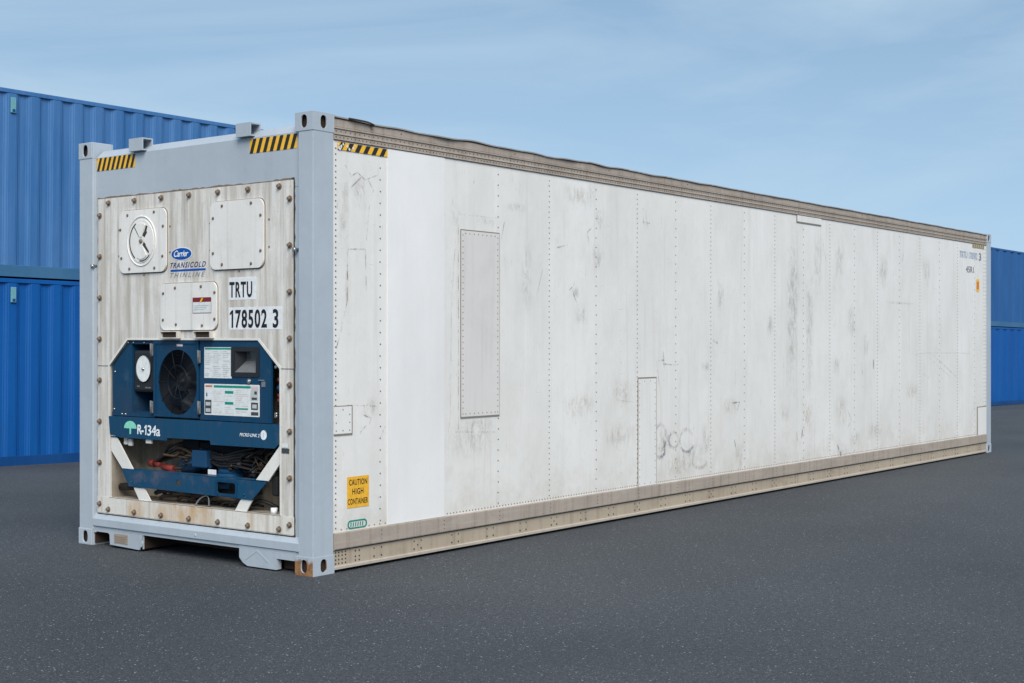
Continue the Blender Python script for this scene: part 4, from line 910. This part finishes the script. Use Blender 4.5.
# caution sticker, green ring mark, far lettering, orange marker
bm = bmesh.new(); splate(bm, rect(.301, .397, .497, .597), -.0055, .0006)
cs = link('caution_sticker', bm, M['sticker'], root)
text('sticker_lettering', 'CAUTION', .318, .541, .480, .579, -.0050, True, M['blackink'], cs, 0, .012, 1.12, .0006)
text('sticker_lettering', 'HIGH', .346, .482, .446, .520, -.0050, True, M['blackink'], cs, 0, .012, 1.12, .0006)
text('sticker_lettering', 'CONTAINER', .306, .418, .488, .456, -.0050, True, M['blackink'], cs, 0, .012, 1.12, .0006)
bm = bmesh.new()
splate(bm, rrect(.305, .262, .480, .318, .026, 6), -.0055, .0006, [rrect(.316, .271, .469, .309, .018, 6)[::-1]])
for i in range(6): splate(bm, [(.330 + i * .021, .277), (.338 + i * .021, .277), (.341 + i * .021, .303), (.333 + i * .021, .303)], -.0055, .0006)
link('green_mark', bm, M['green'], root)
text('owner_number', 'TRTU 178502', 11.05, 2.535, 11.68, 2.62, -.0055, True, M['fade_blue'], root, 0, .01, 1, .0006)
text('check_digit', '3', 11.74, 2.525, 11.82, 2.625, -.0055, True, M['worn_ink'], root, 0, .02, 1, .0006)
text('size_code', '45R1', 11.27, 2.355, 11.55, 2.436, -.0055, True, M['worn_ink'], root, 0, .005, 1, .0006)
bm = bmesh.new(); splate(bm, rrect(11.64, 2.115, 11.755, 2.282, .03, 5), -.0055, .0006); splate(bm, rect(11.665, 2.15, 11.73, 2.245), -.0046, .0004, mi=1)
link('orange_marker', bm, [M['yellow'], M['orange']], root)

# top rail (stepped extrusion), rivets and bent roof flashing
rail_t = [(-.02, 2.737), (.000, 2.737), (.000, 2.741), (-.002, 2.745), (-.002, 2.769), (.003, 2.7725), (.003, 2.7775), (-.002, 2.781), (-.002, 2.806), (.005, 2.810), (.005, 2.817), (-.004, 2.823), (-.004, 2.872), (-.08, 2.872)]
bm = prism_y(rail_t, .18, 12.012)
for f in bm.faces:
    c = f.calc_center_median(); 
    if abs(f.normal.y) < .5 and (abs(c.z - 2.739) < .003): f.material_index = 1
for z in (2.757, 2.794):
    y = .20
    while y < 11.99: dome(bm, (-.002, y, z), (1, 0, 0), .0045, .004, 5, 1); y += .034 if z < 2.77 else .042
y = .8
while y < 11.9: dome(bm, (-.004, y, 2.846), (1, 0, 0), .0055, .004, 6, 1); y += 1.22
bmesh.ops.recalc_face_normals(bm, faces=bm.faces)
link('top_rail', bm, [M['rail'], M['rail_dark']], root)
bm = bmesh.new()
for z in (2.7385, 2.771, 2.8085, 2.8205): box(bm, (-.001 if z < 2.80 else -.003, .182, z - .0012), (.0006 if z < 2.80 else .0015, 12.01, z + .0012))  # thin dark strips paint shade along the grooves
link('rail_groove_shade', bm, M['rail_dark'], root)
def wob(y):
    k = max(0, 1 - max(0, y - 3.4) / 2.2); return (k * (.0032 * math.sin(y * 4.2 + .6) + .0035 * math.sin(y * 9.3) + .002 * math.sin(y * 17 + 1)) + .0012 * math.sin(y * 5.1) + .001 * math.sin(y * 13))
n = 400; bm = bmesh.new(); rows = []
for i in range(n + 1):
    y = .182 + (12.008 - .182) * i / n; h = wob(y); fl = max(0, wob(y + .3)) * 1.2
    pr = [(-.001 + fl * .3, 2.868 + h * .5), (.006 + fl, 2.872 + h), (.005 + fl, 2.881 + h), (-.02, 2.884 + h * .8), (-.12, 2.884), (-.12, 2.874), (-.02, 2.873)]
    rows.append([bm.verts.new((a, y, b)) for a, b in pr])
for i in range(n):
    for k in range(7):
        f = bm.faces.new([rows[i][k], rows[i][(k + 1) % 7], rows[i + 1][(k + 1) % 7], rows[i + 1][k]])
        f.material_index = 1 if k == 0 else 0  # lower face coloured dark for the shade under the overhang
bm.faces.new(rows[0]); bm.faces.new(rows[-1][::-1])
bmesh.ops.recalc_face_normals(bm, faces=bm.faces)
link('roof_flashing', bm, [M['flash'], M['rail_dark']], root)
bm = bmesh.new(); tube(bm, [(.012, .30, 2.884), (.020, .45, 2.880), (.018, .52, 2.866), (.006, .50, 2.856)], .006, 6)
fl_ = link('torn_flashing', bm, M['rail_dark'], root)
bm = bmesh.new(); box(bm, (-WID + .02, .29, 2.80), (-.10, 12.0, 2.872))
link('roof', bm, M['grey_patch'], root)

# bottom rail
bm = prism_y([(-.03, .252), (.004, .252), (.007, .246), (.007, .152), (.004, .146), (-.006, .138), (-.012, .138), (-.012, .042), (.003, .036), (.003, .021), (-.05, .021), (-.05, .252)], .182, 12.010)
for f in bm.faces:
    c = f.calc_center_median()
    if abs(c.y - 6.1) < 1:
        if .137 < c.z < .1465: f.material_index = 1  # dark faces paint the shadow line below the upper band
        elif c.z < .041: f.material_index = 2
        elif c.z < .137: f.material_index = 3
def rr(y, z, r=.0065): dome(bm, (-.012, y, z), (1, 0, 0), r, .005, 6, 1)
for y in (.205, .232, .262, .292):
    for z in (.055, .080, .105, .125): rr(y, z)
for y in (.38, .415):
    for z in (.058, .083, .118): rr(y, z)
yy = .55
while yy < 11.95:
    g_ = .0
    rr(yy, .062, .0075); rr(yy + .07, .062, .0075)
    rr(yy, .115, .0055); rr(yy + .07, .115, .0055)
    if int(yy * 10) % 3 == 0: rr(yy + .035, .088, .006)
    yy += .385 if yy < 3.5 else .405
for y, _ in cols:
    for z in (.172, .200, .228): dome(bm, (.007, y, z), (1, 0, 0), .0042, .003, 5, 1)
bmesh.ops.recalc_face_normals(bm, faces=bm.faces)
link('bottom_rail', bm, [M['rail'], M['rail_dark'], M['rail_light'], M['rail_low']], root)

# far long side, roof edge and rear doors, plain
bm = bmesh.new(); box(bm, (-WID + .006, .18, .25), (-WID + .012, 12.01, 2.74)); link('side_panel', bm, M['white_side'], root)
bm = bmesh.new(); box(bm, (-WID, .18, .02), (-WID + .05, 12.01, .249)); link('bottom_rail', bm, M['rail'], root)
bm = bmesh.new(); box(bm, (-WID, .18, 2.741), (-WID + .08, 12.01, 2.872)); link('top_rail', bm, M['rail'], root)
bm = bmesh.new(); box(bm, (-WID + .142, LEN - .06, .19), (-1.222, LEN - .015, 2.72)); box(bm, (-1.216, LEN - .06, .19), (-.142, LEN - .015, 2.72)); rd = link('rear_door', bm, M['plain_patch'], root)
bm = bmesh.new()
for x in (-2.0, -1.5, -.94, -.44): cyl(bm, (x, LEN + .012, .15), (x, LEN + .012, 2.75), .017, seg=10)
link('lock_rod', bm, M['chrome'], rd)
bm = bmesh.new(); box(bm, (-WID + .163, LEN - .12, .03), (-.163, LEN - .01, .188)); box(bm, (-WID + .163, LEN - .12, 2.722), (-.163, LEN - .01, 2.87)); link('rear_frame', bm, M['grey'], root)

# ================================================================== blue stacked containers
def blue_container(label, pitch, main, rail, lowrail, phase, vent_y=None, top=.065, foot=.146, H=2.591):
    L_ = 12.192; W_ = 2.438
    r = empty('blue_container'); props(r, label, 'shipping container', 'blue containers stacked two high in the row behind')
    # corrugated long side (profile swept in z)
    bm = bmesh.new(); dep = .030; segs = []
    y = .15 - phase; pr = []
    while y < L_ - .1:
        for f, x in ((0, 0), (.40, 0), (.54, -dep), (.87, -dep)):
            yy = y + f * pitch
            if .15 <= yy <= L_ - .15: pr.append((x - .006, yy))
        y += pitch
    pr = [(-.006 if pr[0][0] > -.02 else pr[0][0], .15)] + pr + [(pr[-1][0], L_ - .15)]
    a = [bm.verts.new((x, y, foot)) for x, y in pr]; b = [bm.verts.new((x, y, H - top)) for x, y in pr]
    for i in range(len(pr) - 1):
        f = bm.faces.new([a[i], a[i + 1], b[i + 1], b[i]])
    g = bmesh.ops.bevel(bm, geom=[e for e in bm.edges if abs(e.verts[0].co.z - e.verts[1].co.z) > 1 and len(e.link_faces) == 2], offset=.012, segments=2, affect='EDGES')
    side_ = link('corrugated_side', bm, main, r)
    bm = bmesh.new(); box(bm, (-.07, .15, H - top), (-.001, L_ - .15, H - .006), bev=.006); link('top_rail', bm, main, r)
    bm = bmesh.new(); box(bm, (-.06, .15, .012), (-.004, L_ - .15, foot), bev=.005); box(bm, (-.004, .15, .012), (.0, L_ - .15, .024)); link('bottom_rail', bm, lowrail, r)
    for y0 in (.002, L_ - .152):
        for x0 in (-W_ + .002, -.152):
            bm = bmesh.new(); box(bm, (x0, y0, .118), (x0 + .15, y0 + .15, H - .118), bev=.01); link('corner_post', bm, main, r)
    for y0 in (0, L_ - .178):
        for x0 in (-W_, -.162):
            for z0 in (0, H - .118): 
                o = casting(r, x0, x0 + .162, y0, y0 + .178, z0, main)
    bm = bmesh.new(); box(bm, (-W_ + .01, .15, .03), (-.075, L_ - .15, H - .03)); link('body', bm, main, r)
    for y0, y1 in ((-.0, .03), (L_ - .03, L_)):
        bm = bmesh.new(); box(bm, (-W_ + .16, y0 + .003, .02), (-.16, y1 - .003, H - .02))
        link('end_wall', bm, main, r)
    if vent_y:
        bm = bmesh.new(); box(bm, (-.004, vent_y, H - .335), (.022, vent_y + .075, H - .125), bev=.005)
        v_ = link('air_vent', bm, M['teal'], r)
        bm = bmesh.new(); box(bm, (.0215, vent_y + .02, H - .325), (.024, vent_y + .062, H - .285)); link('vent_mouth', bm, BL['lowrail'], v_)
    return r
RD = Vector((.05267278, .99861183)); R0 = Vector((-11.0116, 4.6202))
def place(o, s, z):
    p = R0 + RD * s; o.location = (p.x, p.y, z); o.rotation_euler = (-.011, 0, -.0527)
s0 = -.62
o = blue_container('deep blue container on the ground at the left, lower one of its stack', .332, BL['low'], BL['rail'], BL['lowrail'], .10, .745)
place(o, s0, -.246 - .011 * s0 + .0)
o = blue_container('pale blue container at the left, resting on top of the other', .332, BL['up'], BL['rail'], BL['rail'], .10, .745, foot=.17)
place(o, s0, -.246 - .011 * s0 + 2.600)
s1 = 29.0
o = blue_container('deep blue container at the far right end, lower one of its stack', .62, BL['low'], BL['rail'], BL['lowrail'], .0, None, foot=.146)
place(o, s1, -.618 + .013 * 5.0)
o = blue_container('blue container at the far right end, resting on top of the other', .62, BL['up2'], BL['rail'], BL['rail'], .0, None, foot=.17)
place(o, s1, -.618 + .013 * 5.0 + 2.600)
